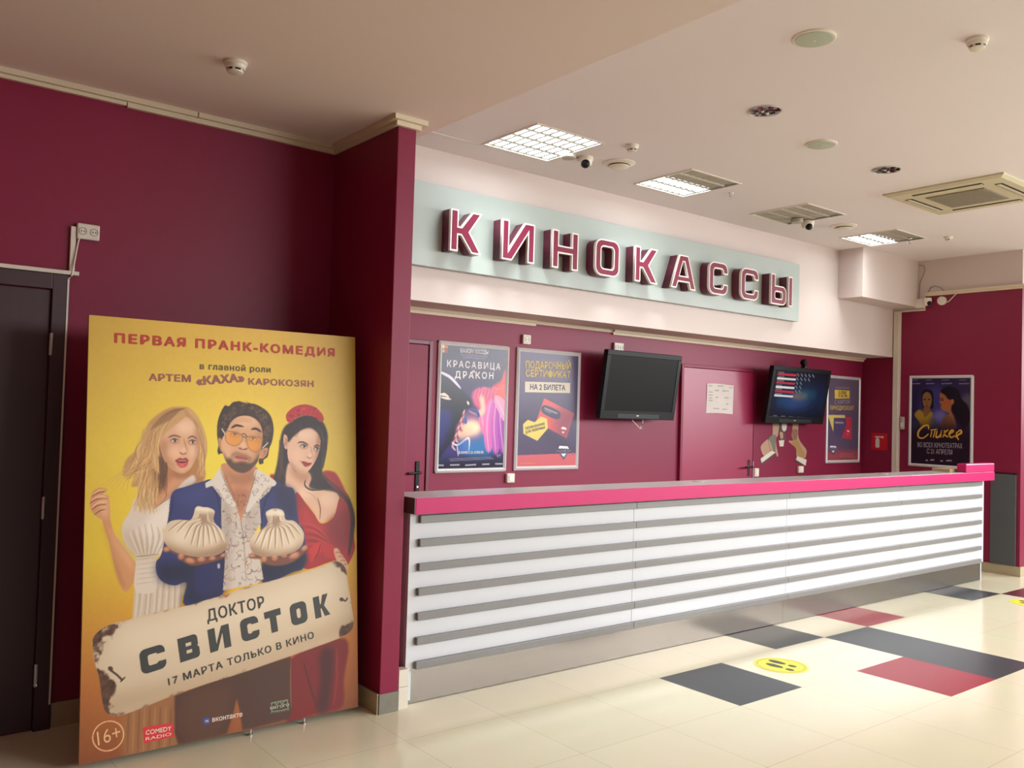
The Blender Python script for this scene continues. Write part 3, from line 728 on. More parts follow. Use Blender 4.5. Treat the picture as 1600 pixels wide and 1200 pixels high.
# ================================================================ printed pictures: a fine mesh whose points carry the ink colour
class Canvas:
    def __init__(s, P, w, h, cell, base):
        s.P, s.w, s.h = P, w, h
        s.nx, s.ny = max(2, int(round(w/cell))), max(2, int(round(h/cell)))
        s.cx, s.cy = w/s.nx, h/s.ny
        s.im = np.zeros((s.ny+1, s.nx+1, 3)); s.im[:] = np.array(base, float)
        s.rng = np.random.RandomState(7)
    def c(s, pts):
        out = []
        for u, v in pts:
            a, b = s.P.px(u, v); out.append((a/s.cx, b/s.cy))
        return np.array(out)
    def smooth(s, q, closed=True, k=5):
        n = len(q); out = []
        rng = range(n) if closed else range(n-1)
        for i in rng:
            if closed: p0, p1, p2, p3 = q[i-1], q[i], q[(i+1) % n], q[(i+2) % n]
            else: p0, p1, p2, p3 = q[max(i-1, 0)], q[i], q[i+1], q[min(i+2, n-1)]
            for j in range(k):
                t = j/k
                out.append(.5*((2*p1)+(-p0+p2)*t+(2*p0-5*p1+4*p2-p3)*t*t+(-p0+3*p1-3*p2+p3)*t**3))
        if not closed: out.append(q[-1])
        return np.array(out)
    def blur(s, m, r):
        r = int(round(r))
        if r < 1: return m
        for ax in (0, 1):
            p = np.pad(m, [(r+1, r) if a == ax else (0, 0) for a in (0, 1)], mode='edge')
            cs = np.cumsum(p, axis=ax); n = m.shape[ax]
            m = (np.take(cs, range(2*r+1, 2*r+1+n), axis=ax)-np.take(cs, range(0, n), axis=ax))/(2*r+1)
        return m
    def box(s, q, pad):
        x0 = max(0, int(math.floor(q[:, 0].min()-pad))); x1 = min(s.nx, int(math.ceil(q[:, 0].max()+pad)))
        y0 = max(0, int(math.floor(q[:, 1].min()-pad))); y1 = min(s.ny, int(math.ceil(q[:, 1].max()+pad)))
        return x0, x1, y0, y1
    def put(s, bx, m, col, alpha):
        x0, x1, y0, y1 = bx
        m = (m*alpha)[..., None]; A = s.im[y0:y1+1, x0:x1+1]
        s.im[y0:y1+1, x0:x1+1] = A*(1-m)+(col if isinstance(col, np.ndarray) and col.ndim == 3 else np.array(col, float))*m
    def fill(s, pts, col, soft=0.8, alpha=1.0, smooth=True, clip=None):
        q = s.c(pts)
        if smooth: q = s.smooth(q)
        bx = s.box(q, soft*2+2); x0, x1, y0, y1 = bx
        if x1 <= x0 or y1 <= y0: return None
        SS = 2; acc = 0
        for oy in (-.25, .25):
            for ox in (-.25, .25):
                X = np.arange(x0, x1+1)+ox; Y = np.arange(y0, y1+1)+oy
                ins = np.zeros((len(Y), len(X)), bool)
                for i in range(len(q)):
                    ax, ay = q[i-1]; bx_, by = q[i]
                    if ay == by: continue
                    r = (Y > min(ay, by)) & (Y <= max(ay, by))
                    if not r.any(): continue
                    xi = ax+(Y[r]-ay)*(bx_-ax)/(by-ay)
                    ins[r] ^= X[None, :] > xi[:, None]
                acc = acc+ins
        m = s.blur(s.blur(acc/4.0, soft), soft) if soft >= 1 else acc/4.0
        if clip is not None: m = m*clip[y0:y1+1, x0:x1+1]
        s.put(bx, m, col, alpha)
        full = np.zeros((s.ny+1, s.nx+1)); full[y0:y1+1, x0:x1+1] = m
        return full
    def ell(s, cx, cy, rx, ry, col, rot=0, soft=.8, alpha=1.0, clip=None):
        a = math.radians(rot)
        return s.fill([(cx+rx*math.cos(t)*math.cos(a)-ry*math.sin(t)*math.sin(a), cy+rx*math.cos(t)*math.sin(a)+ry*math.sin(t)*math.cos(a)) for t in [k*2*math.pi/14 for k in range(14)]], col, soft, alpha, True, clip)
    def line(s, pts, w, col, alpha=1.0, taper=True, soft=.6, clip=None):
        """brush stroke, w in photo pixels"""
        q = s.smooth(s.c(pts), False, 6) if len(pts) > 2 else s.c(pts)
        k = np.linalg.norm(s.c([pts[0]])[0]-s.c([(pts[0][0]+1, pts[0][1])])[0]); R = max(.45, w*k/2)
        bx = s.box(q, R+2); x0, x1, y0, y1 = bx
        if x1 <= x0 or y1 <= y0: return
        X, Y = np.meshgrid(np.arange(x0, x1+1), np.arange(y0, y1+1)); m = np.zeros(X.shape); n = len(q)-1
        for i in range(n):
            a, b = q[i], q[i+1]; d = b-a; L = d@d
            t = np.clip(((X-a[0])*d[0]+(Y-a[1])*d[1])/max(L, 1e-9), 0, 1)
            D = np.hypot(X-a[0]-t*d[0], Y-a[1]-t*d[1]); g = (i+t)/n
            rr = R*(np.sqrt(np.clip(1-(2*g-1)**2, 0.05, 1)) if taper else 1.0)
            m = np.maximum(m, np.clip((rr-D)/max(soft, .1)+.5, 0, 1))
        if clip is not None: m = m*clip[y0:y1+1, x0:x1+1]
        s.put(bx, m, col, alpha)
    def noise(s, cells, seed=0, octv=3):
        out = np.zeros((s.ny+1, s.nx+1)); amp = 1; tot = 0; rg = np.random.RandomState(seed)
        for o in range(octv):
            gx, gy = int(cells*2**o), int(max(2, cells*2**o*s.h/s.w))
            g = rg.rand(gy+2, gx+2)
            xs = np.linspace(0, gx, s.nx+1); ys = np.linspace(0, gy, s.ny+1)
            xi, yi = xs.astype(int), ys.astype(int); xf, yf = xs-xi, ys-yi
            xf = xf*xf*(3-2*xf); yf = yf*yf*(3-2*yf)
            A = g[yi][:, xi]*(1-xf)+g[yi][:, xi+1]*xf; B = g[yi+1][:, xi]*(1-xf)+g[yi+1][:, xi+1]*xf
            out += amp*(A*(1-yf)[:, None]+B*yf[:, None]); tot += amp; amp *= .5
        return out/tot
    def build(s, name, parent, h, m):
        ny, nx = s.ny, s.nx; o0 = np.array(ORG[parent.name])
        a = np.arange(nx+1)*s.cx; b = np.arange(ny+1)*s.cy
        A, B = np.meshgrid(a, b)
        V = s.P.O+s.P.n*h-o0+A[..., None]*s.P.ux+B[..., None]*s.P.uy
        i = np.arange((ny+1)*(nx+1)).reshape(ny+1, nx+1)
        F = np.stack([i[:-1, :-1], i[:-1, 1:], i[1:, 1:], i[1:, :-1]], -1).reshape(-1, 4)
        me = bpy.data.meshes.new(name)
        me.vertices.add(V.size//3); me.vertices.foreach_set('co', V.reshape(-1).astype(np.float32))
        me.loops.add(F.size); me.loops.foreach_set('vertex_index', F.reshape(-1).astype(np.int32))
        me.polygons.add(len(F)); me.polygons.foreach_set('loop_start', np.arange(0, F.size, 4, dtype=np.int32))
        me.update(calc_edges=True)
        c = np.clip(s.im, 0, 255)/255.0; c = np.where(c <= .04045, c/12.92, ((c+.055)/1.055)**2.4)
        ca = me.color_attributes.new('Col', 'FLOAT_COLOR', 'POINT')
        ca.data.foreach_set('color', np.concatenate([c, np.ones(c.shape[:2]+(1,))], -1).reshape(-1).astype(np.float32))
        me.materials.append(m)
        return link(name, me, parent, tuple(o0))
def crop(x0, y0, k):
    return lambda *p: [(x0+a*k, y0+b*k) for a, b in p]

# ---------------------------------------------------------------- televisions
def television(x0, x1, zb, zt, yb, yt, label, lit):
    W, HH = x1-x0, math.hypot(zt-zb, yb-yt)
    P = Plane((x0, yb, zb), (1, 0, 0), (0, yt-yb, zt-zb))
    r = empty('television', ((x0+x1)/2, YB, zb), label, 'television', 'wall televisions behind the counter')
    MB().frame_box(P, 0, W, 0, HH, -.055, -.006).build('tv_body', BLACK, r, bevel=.012)
    MB().frame_box(P, 0, W, 0, .075, -.006, .004).frame_box(P, 0, W, HH-.045, HH, -.006, .004).frame_box(P, 0, .045, .075, HH-.045, -.006, .004).frame_box(P, W-.045, W, .075, HH-.045, -.006, .004).build('tv_bezel', BLACK, r, bevel=.003)
    MB().frame_box(P, W*.22, W*.78, .012, .05, .004, .006).build('speaker_strip', mat('black_strip', (16, 15, 17), .5), r)
    MB().frame_box(P, W*.47, W*.50, .03, .040, .006, .0065).build('tv_badge', ALU, r)
    b = MB().frame_box(P, W*.35, W*.65, HH*.3, HH*.7, -.075, -.055)
    b.box(x0+W*.47, x0+W*.53, yb+.035, YB-.0005, zb+.30, zb+.38).box(x0+W*.40, x0+W*.60, YB-.02, YB-.0005, zb+.15, zb+.50)
    b.build('wall_bracket', BLACK, r)
    if not lit:
        MB().frame_box(P, .045, W-.045, .075, HH-.045, -.006, 0).build('screen', SCREEN, r)
        return r, P
    PS_ = Plane(P.w(.045, .075), P.ux, P.uy); w, h = W-.09, HH-.12
    cv = Canvas(PS_, w, h, .006, (14, 14, 26))
    K = crop(1180, 550, 1/8.889)
    cv.ell(*K((640, 640))[0], 48, 26, (16, 34, 66), soft=14, alpha=.6); cv.ell(*K((480, 690))[0], 22, 12, (24, 64, 104), soft=8, alpha=.6)
    cv.ell(*K((610, 700))[0], 20, 9, (40, 54, 100), soft=7, alpha=.6); cv.ell(*K((620, 610))[0], 13, 5, (170, 90, 60), soft=4, alpha=.7)
    cv.ell(*K((700, 590))[0], 18, 8, (24, 74, 92), soft=7, alpha=.6)
    for k in range(6):
        y = 318+k*59; dx = -10*k
        cv.line(K((322+dx, y-12), (568+dx, y+6)), 1.9, (150, 36, 52) if k % 2 == 0 else (172, 172, 172), taper=False)
        cv.line(K((328+dx, y-38), (400+dx+10*(k % 3), y-33)), 1.1, (110, 110, 112), alpha=.7, taper=False)
    for k, n in enumerate((5, 4, 2, 2, 2)):
        for j in range(n):
            p = K((598+j*52-8*k, 318+k*57+j*4)); cv.line([(p[0][0]-1, p[0][1]-1.8), (p[0][0]+1, p[0][1]+1.8)], 1.3, (84, 90, 98), taper=False)
    for j in range(6): cv.line(K((255+j*110, 885+j*8), (300+j*110, 888+j*8)), 1.3, (70, 74, 90), taper=False)
    m = print_mat('screen_picture', .25, 1.0)
    m.node_tree.nodes['Principled BSDF'].inputs['Emission Strength'].default_value = .4
    cv.build('screen', r, -.0005, m)
    return r, P
tv1, _p = television(5.395, 6.375, 1.558, 2.168, 5.55, 5.462, 'blank black television tilted from the back wall left of the crimson door', False)
MB().tube([(5.84, 5.60, 1.60), (5.86, 5.59, 1.545), (5.96, 5.59, 1.475), (5.985, 5.59, 1.478)], .004, 8).tube([(5.965, 5.59, 1.482), (5.99, 5.59, 1.52), (6.01, 5.60, 1.60)], .004, 8).build('tv_cable', WPLAST, tv1, smooth=True)
tv2, _p = television(7.818, 8.903, 1.555, 2.160, 5.55, 5.45, 'black television showing a ticket price list right of the crimson door', True)
wc = empty('webcam', (8.44, 5.47, 2.16), 'small black webcam standing on the top edge of the lit television', 'webcam')
MB().lathe((8.44, 5.50, 2.165), (0, 0, 1), [(.032, 0), (.032, .02), (.014, .03), (.014, .045)], 20).build('webcam_foot', BLACK, wc, smooth=True)
MB().lathe((8.44, 5.53, 2.228), (0, -1, 0), [(.028, 0), (.036, .012), (.036, .05), (.028, .058)], 24).build('webcam_head', BLACK, wc, smooth=True)
MB().lathe((8.44, 5.472, 2.228), (0, -1, 0), [(.016, 0), (.014, .004)], 16).build('webcam_lens', SCREEN, wc)

# ---------------------------------------------------------------- snap-frame posters
def poster(name, P0, w, h, label, paint, cell=.004, inset=.033):
    """P0: wall plane with origin at the frame's lower left corner"""
    c = P0.w(w/2, 0, 0)
    r = empty(name, tuple(c), label, 'poster', 'framed posters on the walls')
    MB().frame_box(P0, .008, w-.008, .008, h-.008, .0005, .012).build('backing_board', BLACK, r)
    f = MB(); q0 = [(0, 0), (w, 0), (w, h), (0, h)]; q1 = [(inset, inset), (w-inset, inset), (w-inset, h-inset), (inset, h-inset)]
    for k in range(4):
        j = (k+1) % 4
        o, p, i2, i1 = q0[k], q0[j], q1[j], q1[k]; mo = tuple((np.array(o)+np.array(i1))/2); mp = tuple((np.array(p)+np.array(i2))/2)
        f.face([P0.w(*o, .0005), P0.w(*p, .0005), P0.w(*p, .013), P0.w(*o, .013)]).face([P0.w(*o, .013), P0.w(*p, .013), P0.w(*mp, .023), P0.w(*mo, .023)]).face([P0.w(*mo, .023), P0.w(*mp, .023), P0.w(*i2, .0135), P0.w(*i1, .0135)])
    f.build('frame', FRAME, r, fix=False)
    cb = MB()
    for a, b in ((0, 0), (w, 0), (w, h), (0, h)):
        s, t = (1 if a == 0 else -1), (1 if b == 0 else -1)
        cb.frame_box(P0, *sorted((a-s*.002, a+s*.016)), *sorted((b-t*.002, b+t*.016)), .0006, .0145)
    cb.build('frame_corners', GPLAST if 'gift' in label or 'discount' in label else mat('dark_corner', (52, 48, 50), .4), r, bevel=.004)
    PP = Plane(P0.w(inset, inset, .0132), P0.ux, P0.uy)
    paint(r, PP, w-2*inset, h-2*inset, cell)
    return r
WHT = mat('white_ink', (226, 220, 222), .5); GLD = mat('yellow_ink', (206, 176, 96), .5); PUR = mat('purple_ink', (78, 66, 96), .5); GRN = mat('grey_ink', (150, 142, 158), .5)
ORG_I = mat('ochre_ink', (214, 160, 52), .5)

def paint_dragon(r, P, w, h, cell):
    K = crop(670, 520, .1875)
    cv = Canvas(P, w, h, cell, (48, 36, 70))
    cv.fill(K((60, 640), (640, 500), (640, 1130), (40, 1130)), (52, 46, 110), soft=22)
    cv.ell(*K((420, 920))[0], 26, 32, (46, 112, 170), soft=9); cv.ell(*K((330, 780))[0], 30, 22, (170, 96, 130), soft=9, alpha=.8)
    cv.ell(*K((360, 790))[0], 15, 12, (252, 224, 186), soft=6); cv.ell(*K((300, 830))[0], 16, 9, (240, 196, 160), soft=5, alpha=.8, rot=-30)
    cv.fill(K((640, 310), (600, 400), (520, 460), (560, 560), (640, 610)), (214, 62, 72), soft=2)       # red sweep
    cv.fill(K((640, 430), (560, 470), (520, 500), (560, 560), (640, 580)), (232, 96, 84), soft=3, alpha=.7)
    for k, (a, b, cc) in enumerate((((480, 560), (480, 850), (228, 120, 160)), ((520, 540), (500, 990), (216, 110, 176)), ((560, 560), (560, 1010), (190, 90, 176)), ((590, 580), (620, 1000), (160, 74, 168)), ((560, 540), (640, 720), (236, 150, 180)))):
        m = ((a[0]+b[0])/2-22+k*10, (a[1]+b[1])/2)
        cv.line(K(a, m, b), 16, cc, soft=1.5, alpha=.92); cv.line(K(a, (m[0]-14, m[1]), b), 2, (250, 196, 214), alpha=.5)
    cv.fill(K((360, 500), (430, 460), (500, 460), (540, 520), (500, 570), (440, 640), (380, 600)), (206, 84, 120), soft=2.5)
    cv.fill(K((420, 530), (455, 520), (470, 640), (440, 690), (350, 660), (340, 640), (430, 640)), (246, 190, 166), soft=1.6)
    for k in range(14):
        x = 360+k*14; cv.line(K((x, 540), (x+22, 490-(k % 3)*14), (x+60, 470)), 2.2, (232, 110, 140) if k % 2 else (180, 60, 110), alpha=.7)
    cv.fill(K((90, 330), (200, 390), (280, 480), (350, 560), (355, 620), (310, 640), (280, 700), (230, 780), (210, 880), (120, 1000), (70, 1050), (70, 700)), (24, 18, 38), soft=2)
    cv.fill(K((90, 660), (170, 640), (200, 720), (150, 860), (90, 980)), (44, 46, 118), soft=8, alpha=.9)
    cv.line(K((85, 322), (180, 372), (268, 466)), 4, (214, 206, 226), soft=.8)
    for a, b in (((90, 510), (150, 520)), ((100, 535), (185, 555)), ((120, 500), (170, 540)), ((320, 570), (335, 600))): cv.line(K(a, b), 3, (226, 204, 190), soft=.8)
    for k in range(9):
        x, y = 300-k*11, 640+k*32; cv.line(K((x, y), (x-14, y+50), (x+12, y+84)), 3, (150, 52, 72) if k % 2 else (232, 190, 170), alpha=.8)
    cv.line(K((340, 640), (400, 660), (420, 700)), 5, (60, 70, 130)); cv.line(K((300, 690), (310, 760)), 5, (70, 92, 150))
    cv.line(K((190, 910), (240, 935), (320, 880), (338, 900), (334, 985)), 2.5, (236, 226, 220)); cv.line(K((236, 935), (246, 1030)), 2, (226, 222, 226))
    cv.fill(K((240, 930), (320, 890), (330, 1000), (255, 1010)), (70, 120, 190), soft=3, alpha=.6)
    cv.fill(K((60, 1060), (640, 1030), (640, 1130), (40, 1140)), (26, 24, 48), soft=8, alpha=.95)
    cv.fill(K((112, 98), (130, 98), (130, 130), (112, 130)), (226, 196, 80), soft=0, smooth=False); cv.fill(K((134, 100), (160, 104), (158, 132), (134, 130)), (206, 74, 60), soft=0, smooth=False)
    cv.fill(K((116, 136), (132, 136), (130, 164), (114, 162)), (216, 160, 60), soft=0, smooth=False); cv.fill(K((136, 138), (158, 140), (156, 166), (136, 164)), (150, 60, 62), soft=0, smooth=False)
    cv.ell(*K((372, 322))[0], 2.2, 2.6, (236, 150, 140), soft=1)
    for a, b in (((262, 128), (480, 140)), ((264, 184), (486, 198)), ((282, 204), (470, 216)), ((170, 1052), (520, 1036)), ((180, 1066), (540, 1048))): cv.line(K(a, b), 1.3, (150, 142, 166), alpha=.6, taper=False)
    cv.ell(*K((583, 1022))[0], 4.2, 4.6, (96, 60, 116), soft=.8, alpha=.6)
    cv.build('print', r, 0, print_mat('dragon_print', .25))
    q = lambda a, b, t, s, m, bold, **k: lettering(P, t, K(a)[0], K(b)[0], s, m, r, bold, **k)
    q((150, 282), (596, 308), 'КРАСАВИЦА', .052, WHT, .03, space=1.35); q((215, 374), (538, 384), 'ДРАКОН', .052, WHT, .03, space=1.35); q((362, 332), (383, 333), 'и', .02, WHT, .02)
    q((262, 166), (494, 178), 'МАМОРУ ХОСОДЫ', .030, WHT, .025); q((250, 1008), (452, 1006), 'В КИНО С 21 АПРЕЛЯ', .020, WHT, .015)
    q((568, 1034), (600, 1030), '6+', .026, GRN, 0)
    for a, b in (((70, 1110), (124, 1110)), ((176, 1108), (256, 1106)), ((302, 1110), (394, 1104)), ((444, 1102), (506, 1100)), ((552, 1098), (614, 1098))):
        MB().slab(P, [P.px(*K((a[0], a[1]))[0]), P.px(*K((b[0], b[1]))[0]), P.px(*K((b[0], b[1]-12))[0]), P.px(*K((a[0], a[1]-12))[0])], .0008, .0012).build('sponsor_mark', GRN, r)
poster('framed_poster', Plane((3.785, YB, 1.100), (1, 0, 0), (0, 0, 1)), .708, 1.040, 'framed purple and pink fantasy film poster, leftmost on the back wall beside the door handle', paint_dragon)

def logo(P, K, cx, cy, s, r, m1, m2):
    c = lambda a, b: P.px(*K((cx+a*s, cy+b*s))[0])
    MB().slab(P, [c(-42, -8), c(-34, -30), c(34, -26), c(46, -4)], .0008, .0014).build('logo_bow', m1, r)
    for k in (-14, 4, 22): MB().slab(P, [c(k, -14), c(k+5, -14), c(k+8, -7), c(k+2, -7)], .0014, .0018).build('logo_stripe', m2, r)
    MB().slab(P, [c(-42, 22), c(44, 20), c(2, 90)], .0008, .0012).build('logo_point', m2, r); MB().slab(P, [c(-20, 36), c(22, 34), c(2, 62)], .0012, .0016).build('logo_tip', m1, r)
def paint_gift(r, P, w, h, cell):
    K = crop(795, 520, .1875)
    cv = Canvas(P, w, h, cell, (84, 72, 104))
    cv.fill(K((78, 600), (580, 600), (560, 1010), (50, 1020)), (72, 60, 88), soft=24)
    cv.fill(K((40, 1022), (560, 1002), (560, 1140), (30, 1140)), (196, 92, 100), soft=0, smooth=False)
    cv.fill(K((70, 720), (250, 760), (560, 960), (480, 980), (300, 900)), (58, 48, 70), soft=7, alpha=.6)
    card = cv.fill(K((295, 545), (545, 672), (482, 880), (228, 740)), (206, 84, 84), soft=0, smooth=False)
    cv.fill(K((420, 620), (560, 680), (500, 900), (380, 820)), (120, 60, 84), soft=14, alpha=.75, clip=card)
    cv.fill(K((296, 602), (424, 658), (406, 722), (278, 664)), (66, 60, 84), soft=.8)
    cv.line(K((300, 628), (400, 672)), 1.6, (150, 140, 150), taper=False); cv.line(K((300, 645), (350, 668)), 1.1, (130, 120, 130), taper=False)
    cv.fill(K((434, 800), (446, 782), (474, 790), (484, 810)), (222, 208, 206), soft=0, smooth=False); cv.fill(K((440, 822), (468, 826), (452, 838)), (222, 208, 206), soft=0, smooth=False)
    cv.fill(K((118, 762), (158, 725), (215, 745), (268, 698), (318, 716), (326, 796), (238, 900), (122, 842)), (214, 190, 96), soft=0, smooth=False)
    cv.build('print', r, 0, print_mat('gift_print', .3))
    q = lambda a, b, t, s, m, bold: lettering(P, t, K(a)[0], K(b)[0], s, m, r, bold)
    q((138, 294), (516, 304), 'ПОДАРОЧНЫЙ', .060, GLD, .03); q((138, 364), (512, 376), 'СЕРТИФИКАТ', .058, GLD, .03)
    c = lambda a, b: P.px(*K((a, b))[0])
    MB().slab(P, [c(133, 495), c(510, 502), c(511, 418), c(134, 406)], .0006, .0012).build('print_band', mat('cream_ink', (212, 200, 180), .5), r)
    q((176, 472), (470, 480), 'НА 2 БИЛЕТА', .046, PUR, .03)
    lettering(P, 'НЕОЖИДАННОЕ', K((140, 808))[0], K((302, 766))[0], .022, PUR, r, .01); lettering(P, 'ДЛЯ ЛЮБИМЫХ', K((140, 840))[0], K((304, 796))[0], .022, PUR, r, .01)
    logo(P, K, 455, 972, 1.0, r, WHT, PUR); lettering(P, 'КИНОАФИША', K((398, 990))[0], K((516, 988))[0], .012, GRN, r); q((95, 1094), (218, 1090), 'www.kino.ru', .014, GLD, 0)
poster('framed_poster', Plane((4.577, YB, 1.105), (1, 0, 0), (0, 0, 1)), .732, 1.034, 'framed purple gift certificate poster with a red card and a yellow heart', paint_gift)

def paint_card(r, P, w, h, cell):
    K = crop(1270, 570, .14167)
    cv = Canvas(P, w, h, cell, (96, 82, 104))
    cv.fill(K((140, 560), (520, 560), (520, 960), (130, 960)), (88, 74, 100), soft=16)
    cv.fill(K((120, 970), (280, 942), (520, 942), (520, 1080), (120, 1080)), (150, 70, 84), soft=5, smooth=False)
    cv.fill(K((165, 552), (356, 555), (354, 586), (232, 584), (226, 740)), (206, 186, 104), soft=0, smooth=False)
    cv.fill(K((232, 592), (360, 590), (372, 640), (320, 800), (240, 796)), (84, 68, 104), soft=.8, smooth=False)
    cv.fill(K((360, 575), (424, 578), (432, 822), (320, 802), (372, 660)), (184, 52, 76), soft=.8, smooth=False)
    cv.line(K((250, 636), (335, 640)), 1.6, (150, 140, 160), taper=False)
    cv.fill(K((372, 732), (384, 720), (400, 726), (406, 744)), (226, 210, 210), soft=0, smooth=False); cv.fill(K((380, 760), (392, 762), (386, 776)), (226, 210, 210), soft=0, smooth=False)
    cv.build('print', r, 0, print_mat('card_print', .3))
    q = lambda a, b, t, s, m, bold: lettering(P, t, K(a)[0], K(b)[0], s, m, r, bold)
    c = lambda a, b: P.px(*K((a, b))[0])
    q((250, 262), (404, 266), 'НАКАПЛИВАЙ', .022, GRN, .01)
    MB().slab(P, [c(242, 374), c(404, 370), c(406, 284), c(240, 276)], .0006, .0012).build('print_band', mat('yellow_band_ink', (214, 182, 74), .5), r)
    q((284, 356), (378, 358), '10%', .078, mat('brown_ink', (120, 92, 60), .5), .03)
    q((240, 430), (408, 430), 'С КАРТОЙ', .046, GRN, .02); q((190, 494), (452, 500), 'КИНОДИСКОНТ', .050, GLD, .02)
    logo(P, K, 222, 918, .85, r, WHT, PUR); q((176, 932), (268, 934), 'КИНОАФИША', .012, GRN, 0)
    for y, b in ((990, 440), (1014, 452)): q((290, y), (b, y+2), 'подробности на сайте и в кассе' if y > 1000 else 'узнайте больше', .018, mat('rose_ink', (196, 130, 136), .5), 0)
poster('framed_poster', Plane((9.250, YB, 1.100), (1, 0, 0), (0, 0, 1)), .732, 1.036, 'framed mauve discount card poster partly hidden behind the lit television', paint_card)

def paint_women(r, P, w, h, cell):
    K = crop(1400, 570, .14583)
    cv = Canvas(P, w, h, cell, (50, 40, 78))
    cv.ell(*K((420, 500))[0], 24, 40, (70, 62, 128), soft=12); cv.ell(*K((470, 570))[0], 12, 12, (130, 120, 190), soft=6, alpha=.8)
    cv.ell(*K((760, 420))[0], 10, 16, (104, 96, 116), soft=6, alpha=.8)
    # woman facing the viewer, yellow top
    cv.fill(K((280, 290), (330, 262), (390, 290), (400, 380), (390, 470), (300, 480), (275, 400)), (32, 24, 36), soft=1.4)
    cv.fill(K((290, 320), (335, 290), (378, 330), (378, 420), (340, 480), (300, 450), (285, 390)), (150, 108, 66), soft=1.2)
    cv.fill(K((300, 460), (360, 450), (370, 520), (320, 640), (270, 600)), (138, 96, 60), soft=1.4)
    for a in ((308, 372), (354, 372)): cv.ell(*K(a)[0], 1.9, 1.0, (40, 26, 28), soft=.8)
    cv.line(K((330, 380), (326, 414), (336, 416)), 1.2, (110, 72, 46)); cv.ell(*K((330, 440))[0], 2.6, 1.1, (140, 56, 50), soft=.8)
    cv.fill(K((198, 535), (245, 480), (290, 510), (310, 560), (380, 500), (395, 560), (400, 660), (280, 670), (240, 600)), (176, 142, 52), soft=1.2)
    cv.fill(K((190, 600), (250, 620), (290, 720), (220, 760), (180, 690)), (62, 66, 100), soft=3, alpha=.8); cv.fill(K((370, 560), (450, 610), (470, 700), (380, 720)), (86, 86, 120), soft=4, alpha=.8)
    # woman in profile with a dark plait
    cv.fill(K((480, 290), (530, 240), (600, 235), (670, 280), (700, 360), (770, 440), (800, 560), (770, 640), (720, 690), (640, 560), (600, 500), (560, 380)), (26, 20, 30), soft=1.2)
    cv.fill(K((480, 300), (530, 330), (560, 370), (615, 380), (600, 430), (590, 490), (620, 560), (640, 690), (500, 700), (480, 640), (520, 570), (570, 520), (500, 490), (475, 450), (482, 420), (464, 405), (476, 370), (468, 330)), (172, 104, 62), soft=1.0)
    cv.fill(K((560, 540), (610, 590), (630, 700), (500, 700), (500, 580)), (120, 82, 62), soft=3, alpha=.8)
    cv.fill(K((520, 370), (585, 400), (560, 440), (510, 430)), (196, 92, 52), soft=3, alpha=.6)
    cv.ell(*K((495, 378))[0], 2.4, 1.0, (40, 26, 26), rot=15, soft=.8); cv.line(K((480, 360), (515, 358)), 1.2, (50, 30, 30)); cv.ell(*K((478, 440))[0], 1.6, .9, (140, 40, 46), soft=.8)
    cv.ell(*K((604, 395))[0], 2.4, 4.0, (190, 116, 76), soft=.8)
    cv.fill(K((150, 690), (820, 700), (820, 1090), (150, 1060)), (34, 26, 40), soft=16, alpha=.95)
    for x, n in ((170, 85), (325, 80), (490, 105), (680, 100)):
        cv.line(K((x, 165), (x+n*.7, 162)), 1.5, (130, 122, 150), alpha=.7, taper=False); cv.line(K((x, 202), (x+n, 200)), 1.8, (140, 132, 158), alpha=.8, taper=False)
    cv.im *= .86
    cv.build('print', r, 0, print_mat('profile_print', .25))
    # brush-written title
    T = MB()
    def br(*pts, w=4.2):
        q = [P.px(*K(p)[0]) for p in pts]
        q = cvs.smooth(np.array(q), False, 5) if len(q) > 2 else np.array(q)
        n = len(q)
        L, R_ = [], []
        for i in range(n):
            d = q[min(i+1, n-1)]-q[max(i-1, 0)]; d = d/np.linalg.norm(d); t = np.array([-d[1], d[0]])*w*.0025*(1-.45*abs(2*i/(n-1)-1)); L.append(q[i]+t); R_.append(q[i]-t)
        for i in range(n-1): T.face([P.w(*L[i], .0012), P.w(*R_[i], .0012), P.w(*R_[i+1], .0012), P.w(*L[i+1], .0012)])
    cvs = cv
    br((350, 690), (345, 650), (300, 655), (245, 710), (240, 770), (290, 785), (350, 740)); br((370, 700), (440, 690)); br((385, 710), (370, 775)); br((420, 700), (400, 780))
    br((440, 705), (430, 775), (470, 760), (490, 700)); br((490, 705), (478, 778)); br((520, 700), (505, 778)); br((560, 695), (515, 740), (560, 775))
    br((570, 745), (615, 715), (600, 700), (570, 740), (590, 778), (630, 760)); br((650, 720), (640, 780)); br((650, 730), (690, 700), (700, 730), (655, 760), (672, 805))
    T.build('title_lettering', ORG_I, r, fix=False)
    lettering(P, 'ВО ВСЕХ КИНОТЕАТРАХ', K((232, 880))[0], K((712, 896))[0], .055, GRN, r, .01); lettering(P, 'С 21 АПРЕЛЯ', K((330, 948))[0], K((604, 964))[0], .055, GRN, r, .01)
    for a, b in (((315, 1030), (345, 1026)), ((366, 1026), (412, 1028)), ((472, 1036), (505, 1020)), ((535, 1034), (600, 1030))):
        MB().slab(P, [P.px(*K(a)[0]), P.px(*K((b[0], a[1]))[0]), P.px(*K((b[0]-6, a[1]-14))[0]), P.px(*K((a[0]+6, a[1]-14))[0])], .0006, .001).build('sponsor_mark', GRN, r)
poster('framed_poster', Plane((XR, 5.130, 1.098), (0, -1, 0), (0, 0, 1)), .732, 1.056, 'framed dark poster of two women with yellow brush lettering on the right wall', paint_women)

